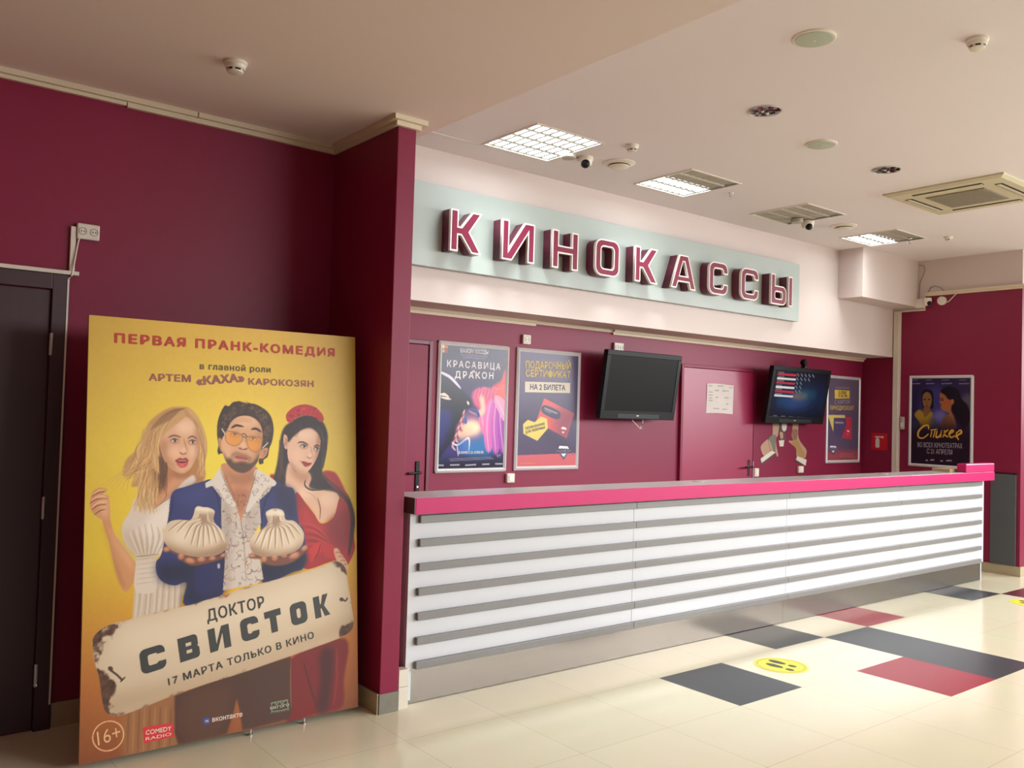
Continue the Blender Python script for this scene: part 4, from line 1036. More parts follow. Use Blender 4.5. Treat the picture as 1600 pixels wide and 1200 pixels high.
# ---------------------------------------------------------------- cut-out wall stickers under the lit television
K = crop(1170, 650, .08333)
SK = mat('tan_print', (176, 140, 112), .5); SK2 = mat('green_grey_print', (112, 108, 88), .5); SK3 = mat('ochre_print', (166, 128, 72), .5); DKP = mat('brown_print', (84, 60, 48), .5)
def decal(label, parts):
    pts = [PB.px(*p) for nm, m, poly in parts for p in K(*poly)]
    x = sum(p[0] for p in pts)/len(pts); z = min(p[1] for p in pts)
    r = empty('wall_sticker', (x, YB, z), label, 'wall sticker', 'cut-out stickers under the television')
    for k, (nm, m, poly) in enumerate(parts):
        q = [PB.px(*p) for p in K(*poly)]
        if 'board' not in nm and 'cup' not in nm: q = [tuple(t) for t in Canvas.smooth(None, np.array(q), True, 4)]
        MB().slab(PB, q, .0006, .0016+.0006*k).build(nm, m, r)
    return r
decal('cut-out sticker of a bending figure over a white board, left of the three', [
    ('sticker_figure', SK, [(450, 60), (560, 60), (550, 330), (500, 420), (420, 520), (400, 650), (350, 720), (275, 740), (230, 640), (232, 550), (330, 450), (440, 360)]),
    ('sticker_arm', SK, [(500, 420), (515, 560), (550, 740), (520, 745), (485, 600)]),
    ('sticker_coat', SK2, [(440, 355), (505, 370), (500, 520), (490, 640), (440, 640), (380, 500), (360, 430)]), ('sticker_sleeve', SK, [(360, 480), (390, 470), (450, 650), (420, 660)]),
    ('sticker_board', WSIGN, [(215, 800), (420, 650), (500, 680), (235, 880)]), ('sticker_board_edge', DKP, [(235, 885), (500, 682), (490, 720), (270, 900)])])
decal('cut-out sticker of a small figure with a white cup, middle of the three', [
    ('sticker_figure', DKP, [(565, 60), (640, 60), (660, 250), (690, 420), (650, 470), (580, 440), (570, 250)]), ('sticker_shirt', WSIGN, [(630, 60), (700, 60), (705, 230), (660, 290), (620, 230)]),
    ('sticker_arms', SK, [(575, 310), (630, 310), (640, 400), (600, 430)]), ('sticker_cup', WSIGN, [(560, 460), (660, 450), (645, 570), (575, 570)])])
decal('cut-out sticker of a leaning figure in ochre over a white board, right of the three', [
    ('sticker_figure', SK, [(840, 60), (930, 60), (920, 300), (940, 430), (1000, 530), (1080, 640), (1070, 740), (1040, 790), (900, 760), (890, 640), (860, 580), (740, 470), (830, 460), (800, 370), (815, 260)]),
    ('sticker_coat', SK3, [(830, 470), (900, 450), (960, 560), (1040, 700), (1030, 790), (920, 760), (900, 620), (800, 520)]), ('sticker_face', mat('dark_tan_print', (140, 96, 70), .5), [(820, 260), (905, 260), (900, 420), (850, 450), (815, 380)]),
    ('sticker_board', WSIGN, [(905, 750), (1080, 820), (1060, 930), (880, 820)]), ('sticker_board_edge', DKP, [(880, 825), (1055, 930), (1040, 945), (870, 850)])])

# ================================================================ the large film poster board leaning in front of the lobby wall
BW, BH = 1.341, math.hypot(.173, 1.949)
PM = Plane((.936, 4.090, .030), (1, 0, 0), (0, .173, 1.949))
stand = empty('poster_stand', (.936+BW/2, 4.12, 0), 'tall yellow film poster board leaning in front of the maroon lobby wall', 'poster stand')
MB().frame_box(PM, 0, BW, 0, BH, -.016, -.0006).build('board', mat('board_core', (150, 120, 80), .7), stand)
pin = []
for u, v in ((393, 1150), (474, 1130)):
    p = on(2, 0, u, v)
    MB().lathe((p[0], 4.098, 0), (0, 0, 1), [(.011, 0), (.011, .006), (.006, .008), (.006, .05)], 14).build('foot_pin', CHROME, stand, smooth=True)
b = MB()
for x in (1.25, 1.95): b.tube([(x, 4.115, .05), (x, 4.42, .012)], .012, 10).tube([(x, 4.42, .012), (x, 4.24, 1.55)], .010, 10)
b.build('rear_strut', ALU, stand)

def main_poster():
    cv = Canvas(PM, BW, BH, .0027, (218, 178, 72))
    A, B, C, D, E = crop(100, 480, .3), crop(130, 600, .25), crop(240, 610, .25835), crop(400, 610, .25835), crop(130, 870, .275)
    R = np.random.RandomState(3)
    # ---- printed background: ochre at the rim, bright yellow behind the heads, orange towards the foot
    yy = np.linspace(0, 1, cv.ny+1)[:, None, None]; xx = np.linspace(0, 1, cv.nx+1)[None, :, None]
    key = np.array([0, .16, .30, .45, .70, 1.0]); cols = np.array([[140, 78, 46], [182, 108, 50], [206, 146, 52], [224, 186, 52], [230, 194, 72], [214, 172, 76]], float)
    g = np.stack([np.interp(yy[:, 0, 0], key, cols[:, k]) for k in range(3)], -1)[:, None, :]
    rad = np.exp(-(((xx-.5)/.42)**2+((yy-.58)/.30)**2)); edge = np.abs(xx-.5)*2
    cv.im[:] = g*(1-.10*edge**2)+rad*np.array([10, 18, -6])
    cv.im += (cv.noise(90, 4, 1)[..., None]-.5)*3
    SKIN, SKD, SKL = (214, 164, 126), (158, 98, 68), (234, 192, 156)

    # ================= left figure: fair-haired woman in white
    cv.fill(B((118, 838), (166, 846), (192, 930), (240, 1000), (300, 1080), (330, 1130), (330, 1200), (290, 1280), (250, 1290), (205, 1180), (165, 1010), (135, 910)), (196, 138, 92), soft=.8)
    cv.fill(B((150, 880), (190, 930), (240, 1010), (300, 1090), (320, 1180), (270, 1120), (200, 1010)), (216, 160, 114), soft=4, alpha=.8)
    cv.fill(B((125, 870), (160, 1000), (200, 1110), (250, 1240), (262, 1280), (225, 1220), (170, 1050), (132, 920)), (150, 94, 60), soft=3, alpha=.7)
    cv.fill(B((70, 662), (112, 648), (150, 660), (132, 678), (128, 690), (158, 700), (166, 760), (168, 850), (150, 866), (112, 846), (62, 810), (40, 752), (50, 700)), (198, 140, 98), soft=.8)
    cv.fill(B((100, 700), (150, 705), (160, 770), (150, 840), (110, 800)), (222, 170, 128), soft=4, alpha=.8)
    for p in (((52, 705), (95, 680), (140, 672)), ((42, 748), (80, 722), (150, 716)), ((52, 790), (90, 760), (148, 752)), ((66, 818), (110, 790), (140, 785))): cv.line(B(*p), 2.0, (120, 72, 46), alpha=.8)
    for p in (((62, 690), (100, 664), (138, 662)), ((52, 730), (95, 702), (145, 704)), ((56, 772), (95, 742), (145, 740))): cv.line(B(*p), 2.2, (230, 184, 144), alpha=.8)
    # skirt and lower dress
    cv.fill(E((300, 60), (420, 40), (470, 160), (590, 140), (545, 285), (440, 310), (360, 330), (280, 360)), (196, 178, 158), soft=1, smooth=False)
    for k in range(16):
        x = 305+k*17; cv.line(E((x+R.randint(-4, 4), 120), (x-2+R.randint(-5, 5), 230), (x-14+R.randint(-6, 6), 345)), 2.2, (168, 148, 128) if k % 2 else (216, 200, 182), alpha=.65)
    cv.fill(E((240, 870), (420, 800), (560, 770), (560, 1060), (300, 1130), (230, 1130)), (146, 98, 62), soft=5)
    for k in range(9): cv.line(E((260+k*30, 850), (255+k*30, 980), (250+k*30, 1120)), 4, (168, 120, 80) if k % 2 else (118, 76, 48), alpha=.5)
    # back hair
    HB, HL, HD = (186, 140, 90), (226, 184, 122), (112, 76, 48)
    cv.fill(B((600, 143), (665, 152), (725, 222), (765, 330), (772, 430), (748, 500), (765, 560), (740, 628), (690, 630), (640, 600), (560, 660), (470, 770), (400, 830), (345, 770), (345, 650), (300, 640), (330, 560), (250, 575), (265, 480), (320, 425), (365, 380), (385, 300), (415, 235), (480, 180), (545, 148)), HB, soft=1.2)
    cv.fill(B((440, 380), (500, 400), (540, 540), (560, 640), (480, 720), (420, 640), (430, 520)), HD, soft=6, alpha=.9)
    cv.fill(B((660, 470), (740, 480), (750, 600), (690, 610), (640, 590)), (176, 116, 66), soft=3, alpha=.8)
    # neck, shoulder and chest
    cv.fill(B((530, 500), (640, 560), (672, 610), (620, 650), (560, 705), (440, 790), (425, 720), (470, 640), (520, 580)), (180, 118, 80), soft=1.2)
    cv.fill(B((545, 600), (640, 580), (660, 618), (600, 650), (500, 730), (450, 760)), (208, 150, 108), soft=4, alpha=.85)
    cv.line(B((500, 640), (520, 700), (470, 760)), 2, (140, 86, 56), alpha=.7)
    # bodice
    cv.fill(B((400, 650), (440, 690), (440, 780), (560, 700), (575, 780), (560, 870), (510, 900), (500, 960), (520, 1030), (470, 1075), (455, 1120), (455, 1290), (325, 1290), (328, 1090), (275, 1020), (245, 950), (248, 870), (290, 800), (320, 720)), (208, 192, 176), soft=.9)
    cv.fill(B((440, 800), (560, 720), (550, 850), (500, 900), (420, 960), (380, 900)), (228, 214, 200), soft=6, alpha=.8)
    cv.fill(B((250, 900), (320, 940), (470, 1060), (330, 1085), (270, 1020)), (186, 164, 142), soft=7, alpha=.8)
    for k in range(13):
        x = 290+k*19; cv.line(B((x, 860+abs(6-k)*10), (x+14, 960), (350+k*10, 1066)), 1.6, (160, 136, 114) if k % 2 else (232, 220, 206), alpha=.6)
    cv.line(B((325, 1080), (400, 1072), (470, 1062)), 2, (150, 124, 100), alpha=.8)
    for k in range(6): cv.line(B((330, 1100+k*30), (390, 1092+k*30), (452, 1085+k*30)), 1.4, (172, 150, 130), alpha=.5)
    cv.line(B((440, 780), (500, 738), (560, 700)), 2, (150, 120, 96), alpha=.7)
    cv.fill(B((650, 590), (690, 570), (700, 610), (640, 640), (570, 690), (600, 640)), (216, 200, 186), soft=1)
    # long wisps of hair
    for k in range(110):
        x0, y0 = 380+R.randint(-20, 120), 330+R.randint(-30, 160)
        x1, y1 = 250+R.randint(0, 130), 500+R.randint(0, 130)
        cv.line(B((x0, y0), ((x0+x1)/2+R.randint(-20, 30), (y0+y1)/2+20), (x1, y1)), R.uniform(.7, 1.9), (HL, HB, (150, 108, 68), (206, 162, 104))[k % 4], alpha=.5)
    for k in range(6): cv.line(B((330, 470+k*16), (220+k*14, 565+k*4), (110+k*32, 632+k*9)), 1.3, (204, 158, 92), alpha=.75)
    for k in range(120):
        x0 = 400+R.randint(-40, 90); cv.line(B((x0, 560+R.randint(-60, 60)), (x0-20+R.randint(-20, 20), 680), (x0-30+R.randint(-40, 30), 800+R.randint(-40, 20))), R.uniform(.7, 1.9), (HL, HB, (216, 176, 116), (146, 104, 66))[k % 4], alpha=.45)
    # face
    f = cv.fill(B((595, 215), (650, 205), (700, 262), (720, 340), (716, 420), (696, 485), (660, 540), (622, 560), (575, 548), (525, 505), (492, 440), (480, 365), (500, 300), (540, 250)), (216, 166, 130), soft=.9)
    cv.fill(B((480, 360), (520, 350), (535, 450), (580, 540), (540, 530), (490, 450)), (170, 114, 80), soft=6, alpha=.8, clip=f)
    cv.ell(*B((640, 270))[0], 16, 11, (238, 198, 164), soft=6, alpha=.85, clip=f); cv.ell(*B((575, 430))[0], 12, 9, (232, 184, 150), soft=5, alpha=.8, clip=f); cv.ell(*B((690, 420))[0], 7, 10, (236, 194, 162), soft=4, alpha=.8, clip=f)
    cv.fill(B((700, 260), (730, 340), (715, 440), (690, 500), (702, 400)), (180, 124, 90), soft=3, alpha=.7, clip=f)
    cv.fill(B((560, 548), (625, 562), (665, 535), (650, 580), (590, 590)), (150, 94, 62), soft=3, alpha=.6)
    for p, e in (((572, 354), 0), ((684, 362), 0)):
        c = B(p)[0]; cv.ell(c[0], c[1], 7.5, 4.2, (166, 106, 78), soft=2, alpha=.7); cv.ell(c[0], c[1], 5.2, 2.4, (226, 210, 198), soft=.7); cv.ell(c[0]+.4, c[1]-.1, 2.3, 2.4, (70, 60, 54), soft=.6); cv.ell(c[0]+.4, c[1]-.1, 1.0, 1.1, (16, 12, 12), soft=.5); cv.ell(c[0]+1, c[1]-.9, .6, .6, (240, 236, 230), soft=.4)
        cv.line([(c[0]-6, c[1]+.4), (c[0]-1, c[1]-2.8), (c[0]+5.6, c[1]-.2)], 1.5, (58, 36, 28)); cv.line([(c[0]-4.5, c[1]+2.4), (c[0]+.5, c[1]+3.2), (c[0]+4.6, c[1]+1.6)], .9, (140, 88, 64), alpha=.8)
    cv.line(B((530, 336), (568, 321), (612, 334)), 2.6, (104, 68, 46), alpha=.85); cv.line(B((652, 340), (682, 327), (712, 342)), 2.4, (104, 68, 46), alpha=.85)
    cv.line(B((628, 340), (640, 385), (652, 420)), 2.4, (184, 126, 94), alpha=.75); cv.line(B((600, 424), (622, 440), (650, 428)), 1.8, (150, 92, 68), alpha=.9); cv.ell(*B((630, 412))[0], 3.2, 3.2, (240, 200, 170), soft=2, alpha=.8)
    cv.ell(*B((612, 432))[0], 1.1, .8, (110, 60, 46), soft=.6); cv.ell(*B((640, 434))[0], 1.0, .7, (110, 60, 46), soft=.6)
    cv.fill(B((574, 478), (606, 461), (622, 467), (640, 460), (659, 478), (645, 488), (590, 490)), (170, 62, 60), soft=.7); cv.fill(B((584, 481), (620, 478), (652, 479), (640, 493), (600, 494)), (96, 28, 30), soft=.6); cv.line(B((592, 482), (622, 480), (646, 481)), 1.2, (226, 210, 200), alpha=.8)
    cv.fill(B((584, 490), (620, 494), (655, 486), (646, 514), (614, 524), (594, 512)), (196, 84, 80), soft=.8); cv.ell(*B((618, 506))[0], 3.4, 1.4, (224, 130, 120), soft=1.2, alpha=.7)
    # front hair
    cv.fill(B((606, 148), (642, 196), (610, 230), (560, 268), (505, 318), (472, 380), (478, 440), (510, 520), (520, 570), (470, 560), (430, 500), (440, 400), (470, 300), (520, 210), (560, 165)), (200, 154, 102), soft=1.2)
    cv.fill(B((635, 158), (690, 205), (728, 300), (735, 400), (720, 470), (748, 480), (772, 420), (762, 320), (722, 222), (672, 158)), (204, 160, 108), soft=1.2)
    for k in range(90):
        t = k/90.0; cv.line(B((606+30*t, 152+20*t), (545-70*t+R.randint(-8, 8), 215+40*t), (470-30*t+R.randint(-10, 10), 330+R.randint(0, 60)), (478-50*t+R.randint(-14, 14), 470+R.randint(0, 90))), R.uniform(.7, 1.6), (HL, (232, 196, 140), HB, (140, 100, 64), (206, 162, 108))[k % 5], alpha=.45)
    for k in range(60):
        cv.line(B((648+R.randint(-6, 14), 162), (705+R.randint(-6, 16), 250), (738+R.randint(-8, 18), 360), (735+R.randint(-14, 30), 470), (728+R.randint(-24, 36), 580)), R.uniform(.7, 1.5), (HL, HB, (226, 186, 128), (150, 104, 64))[k % 4], alpha=.45)
    for k in range(40):
        t = k/40.0; cv.line(B((470+60*t+R.randint(-8, 8), 440+60*t), (478+46*t, 540+R.randint(-10, 30)), (490+20*t+R.randint(-30, 20), 640+R.randint(-20, 60))), R.uniform(1, 2.4), ((96, 64, 42), (122, 84, 54), (84, 56, 38))[k % 3], alpha=.45)
    for k in range(26):
        t = k/26.0; cv.line(B((640-60*t, 152), (600-110*t, 170+30*t), (540-140*t, 230+70*t)), 1.6, (134, 98, 64), alpha=.35)
    for k in range(18):
        t = k/18.0; cv.line(B((430-60*t, 250+30*t), (400-40*t, 330+20*t), (360-30*t+R.randint(-10, 10), 420), (300+R.randint(-20, 50), 500+R.randint(-20, 40))), 1.5, ((236, 200, 140), (150, 106, 66))[k % 2], alpha=.5)

    # ================= right figure: dark-haired woman in red
    HK = (46, 32, 32)
    cv.fill(E((1200, 560), (1490, 465), (1480, 700), (1470, 850), (1320, 895), (1150, 930), (1170, 700)), (112, 34, 34), soft=2)
    cv.fill(E((1350, 540), (1420, 530), (1410, 740), (1390, 870), (1330, 880), (1345, 700)), (56, 24, 24), soft=5, alpha=.8); cv.line(E((1250, 590), (1290, 740), (1330, 860)), 3, (70, 26, 26), alpha=.8); cv.line(E((1440, 520), (1440, 700), (1420, 850)), 4, (140, 50, 46), alpha=.6)
    cv.fill(D((85, 520), (120, 510), (230, 560), (245, 600), (130, 600)), (150, 34, 36), soft=1)
    cv.fill(D((205, 195), (260, 160), (335, 148), (400, 185), (432, 262), (428, 350), (408, 440), (402, 500), (440, 545), (500, 580), (560, 640), (592, 740), (590, 830), (560, 760), (500, 640), (420, 610), (330, 602), (295, 572), (290, 550), (200, 560), (150, 570), (108, 545), (130, 430), (150, 280), (172, 222)), HK, soft=1)
    cv.fill(D((195, 440), (240, 490), (310, 490), (335, 530), (325, 590), (420, 605), (490, 622), (505, 680), (480, 750), (430, 785), (392, 800), (340, 725), (290, 665), (245, 620), (180, 575)), (222, 178, 148), soft=1)
    cv.fill(D((200, 470), (300, 490), (330, 520), (300, 560), (240, 540)), (176, 122, 94), soft=5, alpha=.7)
    cv.ell(*D((300, 620))[0], 12, 8, (238, 200, 172), soft=5, alpha=.7); cv.ell(*D((440, 660))[0], 13, 12, (236, 198, 170), soft=5, alpha=.8)
    cv.line(D((372, 650), (388, 710), (386, 780)), 2.2, (140, 84, 64), alpha=.85); cv.line(D((300, 610), (350, 640), (376, 690)), 1.5, (190, 140, 110), alpha=.6)
    cv.fill(D((242, 615), (300, 680), (350, 745), (395, 805), (470, 765), (505, 650), (545, 665), (582, 740), (592, 880), (597, 960), (565, 1040), (545, 1062), (490, 1030), (440, 1040), (295, 1080), (285, 960), (292, 860), (240, 750)), (158, 36, 38), soft=.9)
    cv.fill(D((408, 490), (470, 493), (502, 530), (545, 620), (575, 700), (590, 800), (560, 740), (520, 650), (470, 590), (430, 550)), (164, 40, 38), soft=1)
    cv.fill(D((450, 780), (560, 720), (580, 860), (540, 960), (470, 930), (430, 850)), (126, 26, 30), soft=7, alpha=.8); cv.fill(D((300, 700), (360, 790), (420, 850), (300, 860), (270, 760)), (182, 50, 46), soft=6, alpha=.7)
    for k in range(7): cv.line(D((280+k*4, 800+k*22), (360, 822+k*18), (440+k*6, 900+k*10)), 1.8, (110, 22, 26) if k % 2 else (192, 62, 54), alpha=.65)
    cv.fill(D((310, 980), (380, 915), (400, 960), (360, 1010), (330, 1040)), (190, 44, 42), soft=1.2); cv.fill(D((385, 920), (470, 940), (490, 1020), (420, 1000)), (176, 40, 40), soft=1.2); cv.line(D((390, 930), (375, 985), (350, 1020)), 2, (100, 20, 24), alpha=.8)
    cv.line(D((500, 600), (560, 680), (585, 780), (575, 900), (560, 1000)), 7, HK, alpha=.85, soft=2)
    f = cv.fill(D((208, 292), (270, 232), (330, 222), (378, 258), (390, 312), (378, 380), (352, 440), (312, 492), (272, 502), (224, 472), (196, 420), (190, 350)), (224, 180, 152), soft=.9)
    cv.ell(*D((300, 270))[0], 13, 7, (240, 204, 178), soft=5, alpha=.8, clip=f); cv.ell(*D((250, 390))[0], 8, 9, (234, 186, 160), soft=4, alpha=.8, clip=f)
    cv.fill(D((378, 260), (395, 320), (375, 400), (345, 450), (362, 380), (366, 310)), (164, 112, 88), soft=3, alpha=.8, clip=f); cv.fill(D((200, 420), (260, 480), (310, 490), (270, 505), (215, 470)), (176, 122, 96), soft=3, alpha=.7, clip=f)
    cv.fill(D((168, 270), (188, 278), (198, 330), (184, 356), (168, 335)), (214, 166, 138), soft=.8); cv.line(D((176, 285), (186, 310), (180, 340)), 1.4, (150, 96, 76), alpha=.8)
    for c, s in ((D((290, 338))[0], 1), (D((368, 354))[0], .8)):
        cv.ell(c[0], c[1], 6.5*s, 3.8, (150, 98, 82), soft=1.8, alpha=.7); cv.ell(c[0], c[1], 4.6*s, 2.0, (228, 214, 206), rot=10, soft=.6); cv.ell(c[0]+.6, c[1], 2.1*s, 2.1, (44, 30, 28), soft=.5); cv.ell(c[0]+1, c[1]-.7, .5, .5, (236, 230, 226), soft=.4)
        cv.line([(c[0]-6*s, c[1]-.2), (c[0]-.5, c[1]-2.6), (c[0]+5.4*s, c[1]+.6)], 1.5, (30, 20, 22))
    cv.line(D((252, 318), (282, 312), (318, 330)), 2.2, (60, 38, 34)); cv.line(D((350, 340), (368, 332), (386, 338)), 2.0, (60, 38, 34))
    cv.line(D((330, 340), (338, 375), (345, 400)), 1.6, (186, 134, 108), alpha=.8); cv.line(D((305, 398), (322, 410), (342, 404)), 1.5, (150, 96, 76), alpha=.9); cv.ell(*D((328, 392))[0], 2.6, 2.6, (240, 204, 180), soft=1.6, alpha=.8)
    cv.fill(D((274, 430), (298, 430), (312, 436), (338, 440), (322, 456), (298, 462), (284, 448)), (166, 54, 58), soft=.7); cv.line(D((276, 431), (304, 444), (336, 441)), 1.0, (104, 28, 34))
    cv.line(D((262, 424), (272, 432)), 1.2, (170, 112, 88), alpha=.8)
    cv.fill(D((192, 300), (205, 240), (270, 205), (330, 190), (380, 225), (392, 300), (372, 258), (330, 228), (275, 240), (225, 280), (200, 310)), HK, soft=1)
    for k in range(24): cv.line(D((220+k*8, 185), (212+k*8, 230+R.randint(-10, 10)), (180+k*9, 300-abs(k-12)*3)) if k < 8 else D((380+R.randint(-20, 30), 220), (412+R.randint(-14, 16), 320), (395+R.randint(-14, 14), 470)), 1.2, (84, 62, 58) if k % 2 else (26, 18, 20), alpha=.55)
    for k in range(14): cv.line(D((150+R.randint(-10, 30), 300), (140+R.randint(-10, 30), 430), (135+R.randint(-20, 50), 545)), 1.2, (82, 58, 50), alpha=.5)
    for k in range(12): cv.line(D((395, 480+k*4), (440+k*3, 540+k*4), (540+k*3, 610+k*10)), 1.2, (80, 52, 48), alpha=.5)
    cv.line(D((300, 540), (296, 575), (335, 602), (410, 600)), 2.2, HK)
    f = cv.fill(D((188, 185), (182, 148), (215, 110), (262, 88), (312, 86), (362, 104), (400, 142), (410, 178), (388, 190), (350, 160), (290, 152), (240, 168), (212, 196)), (178, 42, 48), soft=.8, smooth=True)
    for k in range(40): cv.ell(*D((195+R.randint(0, 205), 105+R.randint(0, 76)))[0], R.uniform(1.6, 3.6), R.uniform(1.2, 2.8), ((206, 62, 66), (138, 26, 36), (190, 48, 54))[k % 3], rot=R.randint(0, 180), soft=.8, alpha=.7, clip=f)

    # ================= man in the middle: blue jacket, printed shirt, tinted glasses
    cv.fill(E((520, 790), (700, 720), (900, 650), (1180, 565), (1185, 870), (1170, 920), (960, 975), (905, 985), (890, 880), (872, 805), (850, 900), (815, 1005), (540, 1065), (520, 1000)), (74, 48, 38), soft=1.4, smooth=False)
    cv.fill(E((560, 800), (820, 730), (830, 860), (780, 1000), (560, 1040)), (92, 60, 44), soft=12, alpha=.7); cv.line(E((1180, 590), (1178, 720), (1182, 860)), 2, (130, 92, 66), alpha=.8)
    NAVY, NVD, NVL = (48, 50, 104), (26, 26, 48), (66, 70, 130)
    cv.fill(C((350, 540), (400, 600), (410, 640), (412, 840), (440, 900), (430, 1010), (418, 1230), (190, 1300), (200, 1165), (130, 1180), (62, 1162), (20, 1112), (15, 1040), (50, 980), (88, 770), (112, 620), (200, 580), (300, 550)), NAVY, soft=.8)
    cv.fill(C((735, 545), (800, 580), (850, 602), (866, 720), (880, 800), (912, 860), (912, 1060), (840, 1100), (665, 1165), (660, 1040), (650, 960), (645, 790), (635, 670), (700, 600)), NAVY, soft=.8)
    cv.fill(C((740, 560), (850, 605), (862, 720), (840, 780), (760, 700), (735, 620)), (40, 36, 66), soft=5, alpha=.8)
    cv.fill(C((20, 1050), (150, 1040), (420, 1000), (420, 1230), (190, 1300), (200, 1165), (60, 1160)), NVD, soft=8, alpha=.85); cv.fill(C((660, 1030), (912, 980), (912, 1060), (840, 1100), (665, 1165)), NVD, soft=6, alpha=.9)
    cv.fill(C((260, 1060), (400, 1040), (410, 1200), (260, 1240)), (40, 40, 92), soft=6, alpha=.8); cv.fill(C((120, 640), (200, 590), (300, 570), (330, 640), (200, 700)), NVL, soft=9, alpha=.5)
    cv.line(C((350, 560), (385, 640), (405, 760)), 2, NVD, alpha=.8); cv.line(C((118, 640), (110, 720), (92, 790)), 2, NVD, alpha=.6); cv.line(C((725, 590), (680, 660), (650, 790)), 2, NVD, alpha=.8)
    cv.ell(*C((394, 1062))[0], 2.2, 4.2, (170, 164, 170), soft=.7)
    sh = cv.fill(C((400, 470), (360, 535), (312, 560), (318, 590), (350, 570), (410, 650), (412, 850), (440, 900), (420, 1210), (620, 1170), (665, 1140), (640, 1010), (600, 880), (650, 800), (640, 665), (700, 610), (735, 545), (625, 478)), (202, 188, 176), soft=.8, smooth=False)
    cv.fill(C((412, 700), (470, 720), (460, 1190), (420, 1200)), (164, 146, 134), soft=6, alpha=.7, clip=sh); cv.fill(C((540, 760), (640, 700), (620, 900), (560, 860)), (182, 164, 152), soft=6, alpha=.7, clip=sh)
    for k in range(150):
        x, y = R.randint(400, 700), R.randint(500, 1180); r = R.uniform(10, 34); a = R.uniform(0, 6.3)
        cv.line(C(*[(x+r*(1-.12*j)*math.cos(a+j*.9), y+r*(1-.12*j)*math.sin(a+j*.9)) for j in range(R.randint(3, 6))]), R.uniform(.8, 1.7), ((124, 96, 84), (146, 116, 100), (104, 84, 80), (170, 140, 118))[k % 4], alpha=.72, clip=sh)
    for k in range(16): cv.ell(*C((R.randint(420, 640), R.randint(560, 1160)))[0], 1.8, 1.5, ((170, 110, 60), (110, 80, 70))[k % 2], soft=.8, alpha=.8, clip=sh)
    cv.line(C((540, 730), (530, 800), (545, 900), (560, 1160)), 1.6, (140, 120, 108), alpha=.8, clip=sh)
    for y in (748, 862, 1000, 1168): cv.ell(*C((522, y))[0], 2.0, 2.0, (120, 110, 100), soft=.6); cv.ell(*C((522, y))[0], 1.0, 1.0, (190, 180, 170), soft=.5)
    # neck and open chest
    cv.fill(C((430, 440), (620, 460), (612, 560), (585, 610), (548, 720), (530, 790), (508, 720), (465, 640), (415, 545), (408, 480)), (196, 136, 98), soft=.9)
    cv.fill(C((430, 480), (500, 510), (600, 480), (605, 540), (560, 570), (480, 560)), (160, 104, 72), soft=5, alpha=.7); cv.fill(C((470, 610), (580, 610), (545, 720), (525, 740)), (166, 104, 74), soft=4, alpha=.7)
    for k in range(40): x, y = 480+R.randint(0, 90), 620+R.randint(0, 70); cv.line(C((x, y), (x+R.randint(-6, 6), y+12)), .9, (96, 62, 48), alpha=.6)
    for k in range(5): cv.line(C((430+k*8, 500+k*10), (470+k*8, 600+k*8), (520+k*3, 690+k*8)) if k < 2 else C((425, 505), (470, 610), (525, 735)), 1.2, (150, 96, 68), alpha=.4)
    cv.fill(C((402, 470), (430, 540), (470, 630), (500, 690), (470, 700), (420, 650), (370, 580), (318, 588), (320, 558), (362, 530)), (214, 202, 190), soft=.8); cv.fill(C((622, 478), (735, 548), (728, 580), (690, 580), (640, 650), (560, 740), (580, 660), (606, 560)), (214, 202, 190), soft=.8)
    for k in range(34):
        x, y = ((R.randint(370, 470), R.randint(540, 680)) if k % 2 else (R.randint(590, 700), R.randint(520, 640))); a = R.uniform(0, 6.3)
        cv.line(C((x, y), (x+16*math.cos(a), y+16*math.sin(a)), (x+24*math.cos(a+1), y+24*math.sin(a+1))), 1.2, (132, 106, 94), alpha=.6, clip=sh)
    cv.line(C((402, 475), (440, 570), (500, 690)), 1.5, (130, 104, 88), alpha=.7); cv.line(C((622, 482), (600, 570), (548, 735)), 1.5, (130, 104, 88), alpha=.7)
    # hair and head
    HM = (66, 48, 40)
    cv.fill(C((430, 92), (455, 95), (480, 72), (520, 66), (560, 76), (610, 82), (650, 100), (690, 130), (716, 175), (726, 240), (716, 310), (700, 350), (690, 400), (665, 420), (664, 440), (640, 446), (636, 420), (640, 370), (420, 380), (398, 392), (386, 368), (392, 330), (384, 270), (386, 200), (402, 142)), HM, soft=.9)
    for k in range(150):
        a = R.uniform(2.6, 6.9); x, y = 556+150*math.cos(a)*R.uniform(.7, 1.05), 240+155*math.sin(a)*R.uniform(.75, 1.08); r = R.uniform(7, 14)
        cv.line(C(*[(x+r*math.cos(q*1.1+a), y+r*math.sin(q*1.1+a)) for q in range(5)]), R.uniform(1, 2), ((96, 74, 60), (44, 30, 26), (82, 60, 48), (116, 92, 74))[k % 4], alpha=.65)
    cv.fill(C((392, 290), (412, 300), (418, 372), (400, 352)), (190, 132, 96), soft=.8); cv.fill(C((652, 360), (690, 348), (682, 390), (660, 412), (644, 408)), (196, 138, 100), soft=.8); cv.line(C((660, 372), (676, 366), (664, 398)), 1.4, (130, 82, 60), alpha=.8)
    f = cv.fill(C((470, 190), (515, 158), (580, 156), (632, 188), (656, 240), (658, 310), (642, 390), (618, 450), (562, 497), (500, 492), (444, 442), (412, 360), (412, 300), (440, 250)), (212, 158, 118), soft=.9)
    cv.ell(*C((560, 190))[0], 17, 9, (230, 184, 146), soft=5, alpha=.85, clip=f); cv.fill(C((412, 300), (450, 250), (470, 330), (450, 430), (415, 360)), (226, 178, 140), soft=5, alpha=.7, clip=f); cv.fill(C((640, 220), (660, 300), (640, 400), (610, 450), (622, 330)), (164, 108, 78), soft=5, alpha=.8, clip=f)
